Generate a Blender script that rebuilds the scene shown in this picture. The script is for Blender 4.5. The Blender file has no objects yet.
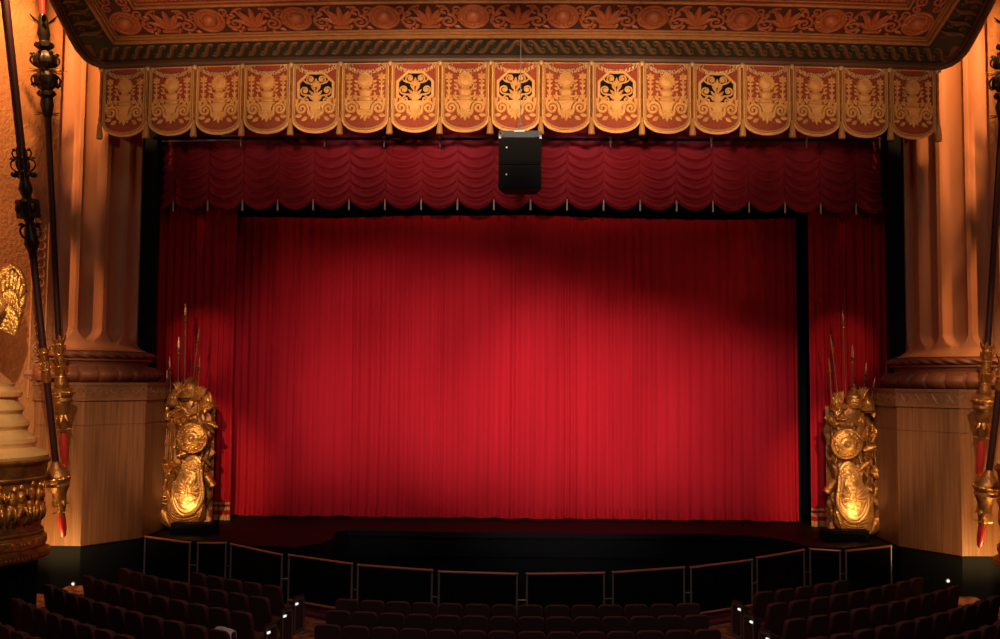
import bpy, math, random
from math import sin, cos, pi, sqrt, atan2, radians
from mathutils import Matrix, Vector, noise as mnoise

random.seed(7)
scn = bpy.context.scene
COL = scn.collection
V = Vector

# ------------------------------------------------------------------ helpers
def srgb(r, g, b):
    f = lambda c: c / 12.92 if c <= .04045 else ((c + .055) / 1.055) ** 2.4
    return (f(r / 255), f(g / 255), f(b / 255), 1)


def mat(name, col, rough=.6, metal=0., col2=None, nscale=4., namt=.5, stretch=(1, 1, 1), bump=0., bscale=30.,
        spec=.5, sheen=0., emit=None, estr=0., coat=0., btype='noise', detail=4.):
    m = bpy.data.materials.new(name)
    m.use_nodes = True
    nt = m.node_tree
    b = nt.nodes['Principled BSDF']
    b.inputs['Base Color'].default_value = col
    b.inputs['Roughness'].default_value = rough
    b.inputs['Metallic'].default_value = metal
    b.inputs['Specular IOR Level'].default_value = spec
    if sheen:
        b.inputs['Sheen Weight'].default_value = sheen
        b.inputs['Sheen Tint'].default_value = col
    if coat:
        b.inputs['Coat Weight'].default_value = coat
    if emit:
        b.inputs['Emission Color'].default_value = emit
        b.inputs['Emission Strength'].default_value = estr
    tc = nt.nodes.new('ShaderNodeTexCoord')
    mp = nt.nodes.new('ShaderNodeMapping')
    mp.inputs['Scale'].default_value = stretch
    nt.links.new(tc.outputs['Object'], mp.inputs['Vector'])
    if col2:
        n = nt.nodes.new('ShaderNodeTexNoise')
        n.inputs['Scale'].default_value = nscale
        n.inputs['Detail'].default_value = detail
        nt.links.new(mp.outputs['Vector'], n.inputs['Vector'])
        r = nt.nodes.new('ShaderNodeValToRGB')
        r.color_ramp.elements[0].position = .5 - .5 * (1 - namt) - .02
        r.color_ramp.elements[1].position = .5 + .5 * (1 - namt) + .02
        r.color_ramp.elements[0].color = col
        r.color_ramp.elements[1].color = col2
        nt.links.new(n.outputs['Fac'], r.inputs['Fac'])
        nt.links.new(r.outputs['Color'], b.inputs['Base Color'])
    if bump:
        if btype == 'voronoi':
            n = nt.nodes.new('ShaderNodeTexVoronoi')
            out = n.outputs['Distance']
        else:
            n = nt.nodes.new('ShaderNodeTexNoise')
            n.inputs['Detail'].default_value = 5
            out = n.outputs['Fac']
        n.inputs['Scale'].default_value = bscale
        nt.links.new(mp.outputs['Vector'], n.inputs['Vector'])
        bp = nt.nodes.new('ShaderNodeBump')
        bp.inputs['Strength'].default_value = bump
        bp.inputs['Distance'].default_value = .05
        nt.links.new(out, bp.inputs['Height'])
        nt.links.new(bp.outputs['Normal'], b.inputs['Normal'])
    return m


class MB:
    """collects vertices and faces of one mesh"""
    def __init__(s):
        s.v = []; s.f = []

    def grid(s, fn, nu, nv, cu=False):
        o = len(s.v)
        n = nu if cu else nu + 1
        for j in range(nv + 1):
            for i in range(n):
                s.v.append(tuple(fn(i / nu, j / nv)))
        for j in range(nv):
            for i in range(nu):
                a = o + j * n + i; b = o + j * n + (i + 1) % n
                s.f.append((a, b, b + n, a + n))
        return s

    def box(s, c, d, M=None):
        o = len(s.v)
        for z in (-.5, .5):
            for x, y in ((-.5, -.5), (.5, -.5), (.5, .5), (-.5, .5)):
                p = V((c[0] + x * d[0], c[1] + y * d[1], c[2] + z * d[2]))
                s.v.append(tuple(M @ p if M else p))
        for q in ((3, 2, 1, 0), (4, 5, 6, 7), (0, 1, 5, 4), (1, 2, 6, 5), (2, 3, 7, 6), (3, 0, 4, 7)):
            s.f.append(tuple(o + k for k in q))
        return s

    def lathe(s, prof, n=24, M=None, a0=0., a1=2 * pi, rmod=None, cap=True):
        full = abs(a1 - a0 - 2 * pi) < 1e-6
        o = len(s.v)
        m = n if full else n + 1
        for k, (r, z) in enumerate(prof):
            for i in range(m):
                a = a0 + (a1 - a0) * i / n
                rr = r * (rmod(a, z, r) if rmod else 1)
                p = V((rr * cos(a), rr * sin(a), z))
                s.v.append(tuple(M @ p if M else p))
        for k in range(len(prof) - 1):
            for i in range(n):
                a = o + k * m + i; b = o + k * m + (i + 1) % m
                s.f.append((a, b, b + m, a + m))
        if cap and full:
            for k in (0, len(prof) - 1):
                if prof[k][0] > 1e-5:
                    q = [o + k * m + i for i in range(m)]
                    s.f.append(tuple(q[::-1] if k == 0 else q))
        return s

    def tube(s, pts, r, n=6, M=None, twist=None):
        pts = [V(p) for p in pts]
        L = len(pts)
        rs = r if isinstance(r, (list, tuple)) else [r] * L
        o = len(s.v)
        t = (pts[1] - pts[0]).normalized()
        ref = V((0, 0, 1)) if abs(t.z) < .9 else V((1, 0, 0))
        u = t.cross(ref).normalized()
        dist = 0
        for k in range(L):
            if k == 0: t = pts[1] - pts[0]
            elif k == L - 1: t = pts[-1] - pts[-2]
            else: t = pts[k + 1] - pts[k - 1]
            if k: dist += (pts[k] - pts[k - 1]).length
            if t.length < 1e-9: t = V((0, 0, 1))
            t.normalize()
            u = u - t * u.dot(t)
            if u.length < 1e-6: u = t.orthogonal()
            u.normalize()
            w = t.cross(u)
            for i in range(n):
                a = 2 * pi * i / n
                rr = rs[k]
                if twist: rr *= .72 + .28 * abs(cos(a - dist * pi / twist)) * 1.6
                p = pts[k] + (u * cos(a) + w * sin(a)) * rr
                s.v.append(tuple(M @ p if M else p))
        for k in range(L - 1):
            for i in range(n):
                a = o + k * n + i; b = o + k * n + (i + 1) % n
                s.f.append((a, b, b + n, a + n))
        s.f.append(tuple(o + i for i in range(n))[::-1])
        s.f.append(tuple(o + (L - 1) * n + i for i in range(n)))
        return s

    def prism(s, poly, z0, z1, M=None, hole=None):
        """2-D outline (counter-clockwise) pushed from z0 to z1"""
        o = len(s.v); n = len(poly)
        for z in (z0, z1):
            for x, y in poly:
                p = V((x, y, z))
                s.v.append(tuple(M @ p if M else p))
        for i in range(n):
            j = (i + 1) % n
            s.f.append((o + i, o + j, o + n + j, o + n + i))
        if hole is None:
            s.f.append(tuple(o + i for i in range(n))[::-1])
            s.f.append(tuple(o + n + i for i in range(n)))
        return s

    def ring(s, outer, inner, z0, z1, M=None):
        """flat frame between two outlines of equal length"""
        o = len(s.v); n = len(outer)
        for z, P in ((z0, outer), (z1, outer), (z1, inner), (z0, inner)):
            for x, y in P:
                p = V((x, y, z))
                s.v.append(tuple(M @ p if M else p))
        for k in range(4):
            k2 = (k + 1) % 4
            for i in range(n):
                j = (i + 1) % n
                s.f.append((o + k * n + i, o + k * n + j, o + k2 * n + j, o + k2 * n + i))
        return s

    def ell(s, c, r, n=12, m=8, M=None):
        T = Matrix.Translation(c) @ Matrix.Diagonal((r[0], r[1], r[2], 1))
        if M: T = M @ T
        pr = [(max(sin(pi * k / m), 1e-4), -cos(pi * k / m)) for k in range(m + 1)]
        return s.lathe(pr, n, T, cap=False)

    def leaf(s, M, L, W, T=.03, curl=0., nu=8, nv=6, pw=.8):
        def fn(a, b):
            w = W * (sin(pi * min(1, b * .92 + .06)) ** pw)
            x = (a - .5) * 2
            return M @ V((x * w, b * L, T * (1 - x * x) * (.4 + .6 * sin(pi * b)) + curl * b * b))
        return s.grid(fn, nu, nv)

    def build(s, name, m, parent=None, loc=None, sharp=.6, smooth=True):
        me = bpy.data.meshes.new(name)
        me.from_pydata(s.v, [], s.f)
        me.update()
        if m: me.materials.append(m)
        if smooth:
            me.polygons.foreach_set('use_smooth', [True] * len(me.polygons))
            if sharp: me.set_sharp_from_angle(angle=sharp)
        o = bpy.data.objects.new(name, me)
        COL.objects.link(o)
        if parent: o.parent = parent
        if loc: o.location = loc
        return o


def tag(o, label=None, cat=None, group=None, kind=None):
    if label: o['label'] = label
    if cat: o['category'] = cat
    if group: o['group'] = group
    if kind: o['kind'] = kind
    return o


def empty(name, loc=(0, 0, 0), rz=0., label=None, cat=None, group=None, kind=None):
    o = bpy.data.objects.new(name, None)
    COL.objects.link(o)
    o.location = loc
    o.rotation_euler = (0, 0, rz)
    o.empty_display_size = .2
    return tag(o, label, cat, group, kind)


def kids(o):
    return [c for c in CH.get(o.name, [])]


CH = {}
def index_children():
    CH.clear()
    for c in bpy.data.objects:
        if c.parent: CH.setdefault(c.parent.name, []).append(c)


def copy_tree(o, parent=None):
    c = o.copy()
    COL.objects.link(c)
    if parent: c.parent = parent
    for ch in list(CH.get(o.name, [])):
        copy_tree(ch, c)
    return c


def spiral(cx, cy, r, turns, start=0., d=1, n=26, rend=.12):
    out = []
    for i in range(n + 1):
        t = i / n
        a = start + d * 2 * pi * turns * t
        q = r * (1 - t * (1 - rend))
        out.append((cx + q * cos(a), cy + q * sin(a)))
    return out


def bez(p0, p1, p2, p3, n=10):
    out = []
    for i in range(n + 1):
        t = i / n; k = 1 - t
        out.append(tuple(k ** 3 * a + 3 * k * k * t * b + 3 * k * t * t * c + t ** 3 * d for a, b, c, d in zip(p0, p1, p2, p3)))
    return out


def lerp(a, b, t): return a + (b - a) * t


ORD = 'first second third fourth fifth sixth seventh eighth ninth tenth eleventh twelfth thirteenth fourteenth fifteenth sixteenth seventeenth'.split()
FRONT = Matrix.Rotation(pi / 2, 4, 'X')        # local z -> -y (towards the house), local y -> z

# ------------------------------------------------------------------ materials
M = {}
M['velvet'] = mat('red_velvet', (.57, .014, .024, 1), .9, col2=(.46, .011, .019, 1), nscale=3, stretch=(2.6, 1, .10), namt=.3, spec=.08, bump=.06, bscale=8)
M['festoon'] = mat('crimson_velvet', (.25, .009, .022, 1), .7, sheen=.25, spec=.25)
M['band'] = mat('gold_braid', (.72, .36, .10, 1), .6, bump=.4, bscale=60)
M['bandred'] = mat('hem_red', (.35, .01, .014, 1), .7)
M['vfield'] = mat('embroidered_red_field', (.25, .026, .012, 1), .75, col2=(.36, .07, .022, 1), nscale=14, namt=.45, bump=.3, bscale=60)
M['vgold'] = mat('gold_thread', (.82, .44, .14, 1), .42, metal=.2, col2=(.66, .30, .075, 1), nscale=9, namt=.4, bump=.35, bscale=70)
M['vrope'] = mat('gold_rope', (.50, .24, .075, 1), .5, metal=.1)
M['pearl'] = mat('pale_gold_beads', (.62, .38, .17, 1), .35, metal=.2)
M['black'] = mat('black_paint', (.0052, .0060, .0068, 1), .8, spec=.15)
M['blackcloth'] = mat('black_cloth', (.0048, .0058, .0064, 1), .9, spec=.08)
M['stage'] = mat('black_stage_floor', (.0050, .0046, .0046, 1), .6, col2=(.0075, .0065, .0065, 1), nscale=2, namt=.3, spec=.12)
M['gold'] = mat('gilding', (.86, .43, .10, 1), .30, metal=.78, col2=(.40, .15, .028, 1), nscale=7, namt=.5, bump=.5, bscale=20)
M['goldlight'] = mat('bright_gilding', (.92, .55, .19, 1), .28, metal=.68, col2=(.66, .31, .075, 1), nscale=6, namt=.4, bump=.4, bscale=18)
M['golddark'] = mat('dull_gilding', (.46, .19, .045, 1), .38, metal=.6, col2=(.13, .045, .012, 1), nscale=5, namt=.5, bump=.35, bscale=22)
M['bronze'] = mat('silhouette_bronze', (.050, .032, .018, 1), .4, metal=.7, col2=(.022, .015, .010, 1), nscale=12, namt=.5)  # darkened so the upper lance ornaments read as a silhouette
M['shaft'] = mat('dark_red_lacquer', (.030, .006, .006, 1), .5, spec=.3)
M['redtip'] = mat('red_lacquer', (.40, .022, .018, 1), .4)
M['column'] = mat('terracotta_marble', (.46, .175, .075, 1), .5, col2=(.58, .25, .11, 1), nscale=1.6, stretch=(1, 1, .35), namt=.35, bump=.12, bscale=6, spec=.3)
M['columnbase'] = mat('red_brown_stone', (.33, .11, .05, 1), .42, col2=(.20, .065, .032, 1), nscale=2.6, namt=.4, bump=.1, bscale=10, spec=.4)
M['wood'] = mat('walnut_veneer', (.29, .122, .052, 1), .5, col2=(.11, .041, .018, 1), nscale=4, stretch=(6, 6, .16), namt=.45, bump=.06, bscale=14, spec=.3, detail=8)
M['carvewood'] = mat('carved_brown_wood', (.26, .105, .045, 1), .5, col2=(.17, .065, .03, 1), nscale=5, namt=.4)
M['wall'] = mat('tan_pressed_plaster', (.50, .215, .078, 1), .65, col2=(.43, .17, .06, 1), nscale=3, namt=.4, bump=.6, bscale=11)
M['soffit'] = mat('soffit_red_brown', (.26, .085, .04, 1), .6, col2=(.16, .05, .027, 1), nscale=6, namt=.4)
M['sred'] = mat('carved_red_gold', (.42, .135, .050, 1), .5, metal=.15, col2=(.33, .09, .035, 1), nscale=5, namt=.4)
M['sdeep'] = mat('deep_maroon_ground', (.055, .014, .012, 1), .7)
M['sgold'] = mat('soffit_gold_moulding', (.42, .20, .065, 1), .45, metal=.3, col2=(.28, .12, .04, 1), nscale=8, namt=.4)
M['sdark'] = mat('dark_green_ground', (.012, .017, .013, 1), .6)
M['sleaf'] = mat('brown_gold_leaf', (.17, .085, .034, 1), .5, metal=.15, col2=(.10, .05, .02, 1), nscale=6, namt=.4)
M['lip'] = mat('dark_brown_lip', (.085, .036, .018, 1), .45)
M['seat'] = mat('maroon_seat_plush', (.11, .042, .040, 1), .8, sheen=.2, spec=.2, col2=(.085, .032, .030, 1), nscale=20, namt=.3)
M['seatshell'] = mat('dark_seat_shell', (.066, .036, .034, 1), .6, spec=.2)
M['endpanel'] = mat('grey_metal_end_panel', (.26, .25, .25, 1), .4, metal=.6)
M['aislelight'] = mat('aisle_light_lens', (.8, .78, .75, 1), .4, emit=(1, .95, .9, 1), estr=1.1)
M['railwood'] = mat('copper_rail', (.66, .27, .15, 1), .35, metal=.35)
M['post'] = mat('steel_post', (.34, .28, .25, 1), .4, metal=.5)
M['carpet'] = mat('patterned_carpet', (.15, .042, .02, 1), .95, col2=(.42, .17, .07, 1), nscale=6, namt=.75, spec=.1, detail=1)
M['kerb'] = mat('maroon_kerb', (.075, .022, .022, 1), .7)
M['speaker'] = mat('black_speaker_grille', (.0032, .0036, .004, 1), .7, spec=.15, bump=.3, bscale=160)
M['bluegrey'] = mat('blue_grey_steel', (.035, .050, .075, 1), .45, metal=.3)
M['silver'] = mat('silver_steel', (.55, .55, .55, 1), .3, metal=.8)
M['white'] = mat('white_badge', (.7, .7, .7, 1), .5)
M['spear'] = mat('pink_gold_spear_tip', (.78, .46, .27, 1), .3, metal=.5)
M['spearshaft'] = mat('bronze_spear_shaft', (.22, .09, .045, 1), .4, metal=.4)
M['cloth'] = mat('white_cloth', (.75, .62, .64, 1), .8)
M['stone'] = mat('pale_gilded_stone', (.78, .47, .19, 1), .4, metal=.3, col2=(.62, .34, .12, 1), nscale=4, namt=.4)
M['tassel'] = mat('pale_tassel', (.55, .42, .30, 1), .6)
M['greysliver'] = mat('pale_grey_sliver', (.34, .30, .28, 1), .8)  # pale tone standing in for light beside the right column

# ------------------------------------------------------------------ camera: loge seat, on the centre line of the house
ZC = 5.15
YAW, PIT, ROL = radians(1.12), radians(3.45), radians(.45)
fw = V((-sin(YAW) * cos(PIT), cos(YAW) * cos(PIT), sin(PIT)))
rt = fw.cross(V((0, 0, 1))).normalized()
up = rt.cross(fw)
R2 = rt * cos(ROL) + up * sin(ROL)
U2 = up * cos(ROL) - rt * sin(ROL)
cam = bpy.data.cameras.new('camera')
cam.sensor_width = 36
cam.lens = .972 * 36
cam.clip_end = 200
co = bpy.data.objects.new('camera', cam)
COL.objects.link(co)
mw = Matrix((R2, U2, -fw)).transposed().to_4x4()
mw.translation = (0, 0, ZC)
co.matrix_world = mw
scn.camera = co


def ray(px, py): return fw + R2 * ((px - 500) / 972) - U2 * ((py - 319.5) / 972)
def PY(px, py, Y):
    d = ray(px, py); return V((0, 0, ZC)) + d * (Y / d.y)
def PZ(px, py, z):
    d = ray(px, py); return V((0, 0, ZC)) + d * ((z - ZC) / d.z)


# ------------------------------------------------------------------ the setting
STG = 1.2                                            # stage height above the stalls floor

# stage deck with the two apron wings that curve round the pit
left = [(-9.05, 28.9), (-9.05, 24.15), (-7.75, 23.45), (-6.95, 23.45), (-6.3, 22.95), (-5.2, 22.75), (-4.7, 23.2), (-4.55, 24.0), (-4.62, 25.0), (-4.4, 25.35)]
right = [(4.7, 25.35), (5.6, 25.2), (6.3, 24.9), (6.75, 24.3), (6.85, 23.75), (7.2, 23.5), (7.75, 23.45), (9.05, 24.15), (9.05, 28.9)]
edge = left[1:] + [(-2.2, 25.22), (0, 25.18), (2.4, 25.22)] + right[:-1]
m = MB()
m.prism([(-9.05, 28.9)] + edge + [(9.05, 28.9)], STG - .14, STG)
st = m.build('stage_floor', M['stage'], smooth=False)
tag(st, kind='structure')
m = MB()
n = len(edge)
m.grid(lambda a, b: (edge[min(n - 1, round(a * (n - 1)))][0] * .995, edge[min(n - 1, round(a * (n - 1)))][1] + .10, lerp(-1.2, STG - .14, b)), n - 1, 1)
for x in (-3.4, -2.0, -.6, .8, 2.2, 3.6):
    m.box((x, 25.24, .45), (.08, .05, 1.1))
m.box((0, 25.2, .62), (8.6, .06, .07))
tag(m.build('wall_pit', M['black'], smooth=False), kind='structure')
m = MB().box((0, 22.6, -1.25), (19, 7, .1))
tag(m.build('floor_pit', M['black'], smooth=False), kind='structure')

# black masking round the back of the stage
m = MB()
m.box((0, 29.2, 6.2), (26, .2, 16))
tag(m.build('wall_back', M['black'], smooth=False), kind='structure')
for nm, sx in (('wall_wing_left', -1), ('wall_wing_right', 1)):
    m = MB().box((sx * 12.9, 27.2, 6.2), (.2, 4.4, 16))
    tag(m.build(nm, M['black'], smooth=False), kind='structure')
m = MB().box((0, 26.4, 14.4), (26, 5.8, .2))
tag(m.build('ceiling_stage', M['black'], smooth=False), kind='structure')
m = MB().box((0, 28.6, 10.6), (18.4, .05, 3.2))
tag(m.build('masking_curtain', M['blackcloth'], smooth=False), 'plain black masking border hanging behind the top of the red curtain', 'curtain')

# unseen wall over the stage opening, added to keep light off the swags; and carpeted steps along the two sides of the stalls
m = MB().box((0, 22.66, 14.2), (19.72, .14, 3.6))
tag(m.build('wall_unseen_header', M['black'], smooth=False), kind='structure')
for nm, sx in (('wall_jamb_left', -1), ('wall_jamb_right', 1)):
    m = MB().box((sx * 10.62, 25.45, 7.7), (2.0, .3, 13.0))
    tag(m.build(nm, M['black'], smooth=False), kind='structure')
for nm, sx in (('trim_step_left', -1), ('trim_step_right', 1)):
    m = MB().box((sx * 9.9, 22.2, .14), (.95, .9, .28)).box((sx * 10.5, 20.95, .14), (1.1, 1.6, .28))
    tag(m.build(nm, M['carpet'], smooth=False), kind='structure')

# side walls of the house, with a pressed pattern in the plaster
for nm, sx in (('wall_left', -1), ('wall_right', 1)):
    q = [(11.10, 22.9), (18.8, 9.0), (19.4, 9.0), (11.7, 22.9)]
    q = [(sx * x, y) for x, y in q]
    m = MB().prism(q if sx > 0 else q[::-1], 0, 16)
    w = m.build(nm, M['wall'], smooth=False)
    tag(w, kind='structure')
    m = MB()                                         # carved dado band beside the column
    xw = lambda y: sx * (11.08 + (22.9 - y) * .554)
    for k in range(19):
        z = 4.9 + k * .22
        pts = [V((xw(22.55 + .10 * c), 22.55 + .10 * c, z + .11 * s_)) for c, s_ in [(cos(t), sin(t)) for t in [2 * pi * q / 12 for q in range(13)]]]
        m.tube(pts, .012, 5)
    for y in (22.38, 22.72):
        m.tube([(xw(y), y, 4.6), (xw(y), y, 8.8)], .022, 6)
    m.build('carved_border', M['wall'], w)

# ------------------------------------------------------------------ fluted columns on their pedestals
def column(sx, side):
    cx, cy = sx * 12.0, 24.9
    ctr = V((cx, cy, 0))
    los = atan2(-cy, -cx)                            # direction to the house, as an angle
    root = empty('column_' + side, (cx, cy, 0), 0,
                 f'giant fluted terracotta column on a wooden pedestal at the {side} of the stage', 'column', 'proscenium columns', 'structure')
    NF = 18
    step = 2 * pi / NF
    ph = los + sx * radians(-12.5)

    def rr(a, z):
        q = ((a - ph) / step) % 1.0                  # 0 on a fillet
        d = abs(q - .5) / .5                         # 0 mid-flute .. 1 fillet
        half = .84
        if z < 6.35:                                 # round lower end of the flute
            t = max(0, (z - 6.0) / .35)
            half *= sqrt(max(0, 1 - (1 - t) ** 2))
        if half < .02 or d > half: return 2.05
        return 2.05 - .20 * sqrt(max(0, 1 - (d / half) ** 2)) * min(1, half / .84)
    zs = [5.72, 5.8, 5.9, 5.98] + [6.0 + .025 * k for k in range(1, 15)] + [6.6, 8, 10, 12, 14, 16]
    a0, a1 = los - 2.1, los + 2.1
    NA = 420
    m = MB()

    def fn(u, v):
        z = zs[round(v * (len(zs) - 1))]
        a = lerp(a0, a1, u)
        r = rr(a, z)
        if z < 5.95: r = 2.05 + .35 * ((5.95 - z) / .23) ** 2.4
        return (r * cos(a), r * sin(a), z)
    m.grid(fn, NA, len(zs) - 1)
    m.build('shaft', M['column'], root, sharp=.9)
    # moulded base
    pr = [(2.40, 5.74)]
    pr += [(2.38 + .10 * sin(pi * k / 8), 5.73 - .19 * k / 8) for k in range(9)]
    m = MB()
    m.lathe(pr, 260, None, a0, a1, rmod=lambda a, z, r: 1 + (.012 * sin(a * 46 + 40 * z) if 5.56 < z < 5.71 else 0))
    m.build('upper_torus', M['columnbase'], root, sharp=1.0)
    m = MB()
    pr = [(2.44, 5.54), (2.44, 5.50), (2.37, 5.47), (2.34, 5.40), (2.37, 5.36), (2.44, 5.345)]
    m.lathe(pr, 120, None, a0, a1)
    m.build('scotia', M['columnbase'], root)
    m = MB()
    pr = [(2.44 + .23 * sin(pi * k / 12) ** .8, 5.36 - .40 * k / 12) for k in range(13)]

    def gad(a, z, r):
        q = ((a - ph) / radians(10.5)) % 1.0
        return 1 - (.030 * (1 - min(q, 1 - q) / .14) if min(q, 1 - q) < .14 else .006 * cos(2 * pi * q))
    m.lathe(pr, 420, None, a0, a1, rmod=gad)
    m.build('gadrooned_torus', M['columnbase'], root, sharp=1.2)
    # pedestal with a chamfered corner
    P = [(9.15, 26.6), (9.15, 23.78), (10.1, 22.55), (11.6, 22.55), (11.6, 26.6)]

    def pl(off):
        q = [(9.15 - off, 26.6), (9.15 - off, 23.78 - off * .6), (10.1 - off * .4, 22.55 - off), (11.6, 22.55 - off), (11.6, 26.6)]
        w = [(sx * x - cx, y - cy) for x, y in q]
        return w if sx > 0 else w[::-1]
    ped = MB().prism(pl(0)[::-1], STG, 3.955).prism(pl(-.012)[::-1], 3.955, 3.98).prism(pl(0)[::-1], 3.98, 4.56).build('pedestal', M['wood'], root, smooth=False)
    fz = MB().prism(pl(.03)[::-1], 4.56, 4.94).prism(pl(.05)[::-1], 4.90, 4.97).prism(pl(.045)[::-1], 4.545, 4.58)
    fzo = fz.build('carved_frieze', M['carvewood'], root, smooth=False)
    # running scrolls on the frieze
    m = MB()
    o3 = [V((sx * x - cx, y - cy, 0)) for x, y in [(9.12, 25.5), (9.12, 23.76), (10.09, 22.52), (11.3, 22.52)]]
    for i in range(3):
        A, B = o3[i], o3[i + 1]
        L = (B - A).length
        t = (B - A).normalized()
        nrm = V((-t.y, t.x, 0))
        if nrm.dot(A + B) > 0 and False: nrm = -nrm
        out = nrm if nrm.dot((A + B) / 2) > 0 else -nrm
        k = max(2, int(L / .38))
        for j in range(k):
            c = (j + .5) * L / k
            for d in (1, -1):
                pts = [A + t * (x) + V((0, 0, z)) + out * .005 for x, z in spiral(c + d * .09, 4.74, .085, 1.3, 0 if d > 0 else pi, d, 14)]
                m.tube(pts, .014, 5)
            pts = [A + t * (c - .18 + .36 * q / 8) + V((0, 0, 4.74 + .11 * sin(2 * pi * q / 8))) + out * .005 for q in range(9)]
            m.tube(pts, .014, 5)
    m.build('scrolls', M['carvewood'], fzo)
    b = MB().prism(pl(-.06)[::-1], 0, STG).build('pedestal_base', M['black'], root, smooth=False)
    return root


column(-1, 'left')
column(1, 'right')

# ------------------------------------------------------------------ carved soffit over the stage front
Z0, SL = 12.47, .45
def arc(X): return 22.4 - .55 * (1 - (X / 10) ** 2)
NRM = V((0, -SL, -1)).normalized()
def S(X, v, h=0.): return V((X - .06, arc(X) - v, Z0 + SL * v)) + NRM * h
def XO(v):                                            # half width of the soffit, rounded at the corner
    pts = [(0, 9.82), (.12, 10.0), (.25, 10.1), (.5, 10.17), (1.0, 10.17), (1.8, 10.12), (8, 10.12)]
    for (a, x), (b, y) in zip(pts, pts[1:]):
        if v <= b: return lerp(x, y, (v - a) / (b - a))
    return 10.12
VM = 5.0
def X1(v): return 9.24 + .10 * (v - .65)
ceil = empty('ceiling', (0, 20, Z0), 0, None, None, None, 'structure')
def cb(m, name, mt, **k):
    m.v = [(x, y - 20, z - Z0) for x, y, z in m.v]
    return m.build(name, mt, ceil, **k)


def vg(b): return VM * b ** 1.6
m = MB().grid(lambda a, b: S(lerp(-XO(vg(b)), XO(vg(b)), a), vg(b), 0), 60, 40)
m.grid(lambda a, b: S(lerp(-XO(vg(b)), XO(vg(b)), a), vg(b), -.35), 60, 40)
cb(m, 'soffit', M['soffit'])
# dark frieze ground
m = MB().grid(lambda a, b: S(lerp(-9.85, 9.85, a), lerp(.09, .62, b), .012), 60, 2)
for sx in (-1, 1):
    m.grid(lambda a, b: S(sx * lerp(X1(vg(b) + .6) + .0, XO(vg(b) + .6) - .10, a), vg(b) * .8 + .6, .012), 2, 20)
frieze = cb(m, 'frieze', M['sdark'])
m = MB()
def smap(a, b, h): return S(a, b, h)
k = 70
for i in range(k):
    x = lerp(-9.8, 9.8, (i + .5) / k)
    dx = .292
    d = -1 if x < 0 else 1
    # an S-leaf with a curl at both ends
    pts = bez((x - .20 * d, .50), (x - .02 * d, .66), (x + .02 * d, .06), (x + .20 * d, .20), 8)
    m.tube([S(a, b, .02) for a, b in pts], [.016 + .036 * sin(pi * q / 8) for q in range(9)], 6)
    m.tube([S(a, b, .02) for a, b in spiral(x + .10 * d, .25, .075, 1.1, 0, d, 10)], .017, 5)
    m.tube([S(a, b, .02) for a, b in spiral(x - .10 * d, .46, .075, 1.1, pi, d, 10)], .017, 5)
for sx in (-1, 1):
    for i in range(15):
        v = .95 + i * .30
        xa, xb = X1(v) + .06, XO(v) - .16
        pts = bez((xa, v + .1), (xa + .3, v - .12), (xb - .3, v + .12), (xb, v - .08), 8)
        m.tube([S(sx * a, b, .02) for a, b in pts], [.015 + .05 * sin(pi * q / 8) for q in range(9)], 6)
        m.tube([S(sx * a, b, .02) for a, b in spiral(lerp(xa, xb, .72), v + .12, .075, 1.1, 0, 1, 10)], .02, 5)
        m.tube([S(sx * a, b, .02) for a, b in spiral(lerp(xa, xb, .28), v - .06, .075, 1.1, pi, 1, 10)], .02, 5)
mo = m
mo.v = [(x, y - 20, z - Z0) for x, y, z in mo.v]
mo.build('leaf_scrolls', M['sleaf'], frieze)
# mouldings
def frame_path(vb, xb, h, vend=VM - .3):
    """left side, front, right side of a rectangular moulding on the soffit"""
    P = []
    n1 = 14
    for i in range(n1): v = lerp(vend, vb, i / n1); P.append(S(-xb(v), v, h))
    for i in range(41): x = lerp(-xb(vb), xb(vb), i / 40); P.append(S(x, vb, h))
    for i in range(1, n1 + 1): v = lerp(vb, vend, i / n1); P.append(S(xb(v), v, h))
    return P
for nm, off, r_, mt in (('moulding', 0, .055, 'sgold'), ('moulding', .10, .035, 'sgold'), ('moulding', .17, .025, 'sgold'), ('moulding', .94, .05, 'sgold'), ('moulding', 1.03, .03, 'sred')):
    m = MB().tube(frame_path(.65 + off, lambda v, o=off: X1(v) - o, .02), r_, 8)
    cb(m, nm, M[mt])
# carved band: ground, rosettes, palmettes, scrolls
m = MB().grid(lambda a, b: S(lerp(-X1(.8) + .15, X1(.8) - .15, a), lerp(.84, 1.56, b), .008), 60, 2)
for sx in (-1, 1):
    m.grid(lambda a, b: S(sx * lerp(X1(1.56) - .92, X1(1.56) - .17, a), lerp(1.56, VM - .3, b), .008), 2, 12)
band = cb(m, 'carved_band', M['sdeep'])
def frame_at(X, v, h=0.):
    """local frame on the soffit: x along the band, y towards the stage, z off the surface"""
    ey = V((0, -1, SL)).normalized()
    ex = V((1, .55 * 2 * X / 100, 0)).normalized()
    ez = NRM
    ex = ey.cross(ez)
    F = Matrix((ex, ey, ez)).transposed().to_4x4()
    p = S(X, v, h)
    F.translation = (p.x, p.y - 20, p.z - Z0)
    return F
ros = [131, 218, 301, 389.5, 474, 564, 652.5, 738, 824, 909]
rx = [lerp(-8.75, 8.75, i / 9) for i in range(10)]
def rosette(F):
    m = MB()
    R = .345
    pr = [(R, 0), (R, .035), (R * .97, .05), (R * .90, .05), (R * .84, .02), (R * .78, .02), (R * .74, .045), (R * .66, .05), (R * .60, .02), (R * .5, .02), (R * .47, .07), (R * .36, .12), (R * .2, .15), (.001, .155)]
    m.lathe(pr, 32, F, cap=False)
    for q in range(20):
        a = 2 * pi * q / 20
        m.ell((R * .69 * cos(a), R * .69 * sin(a), .05), (.03, .03, .022), 6, 4, F)
    return m
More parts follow.
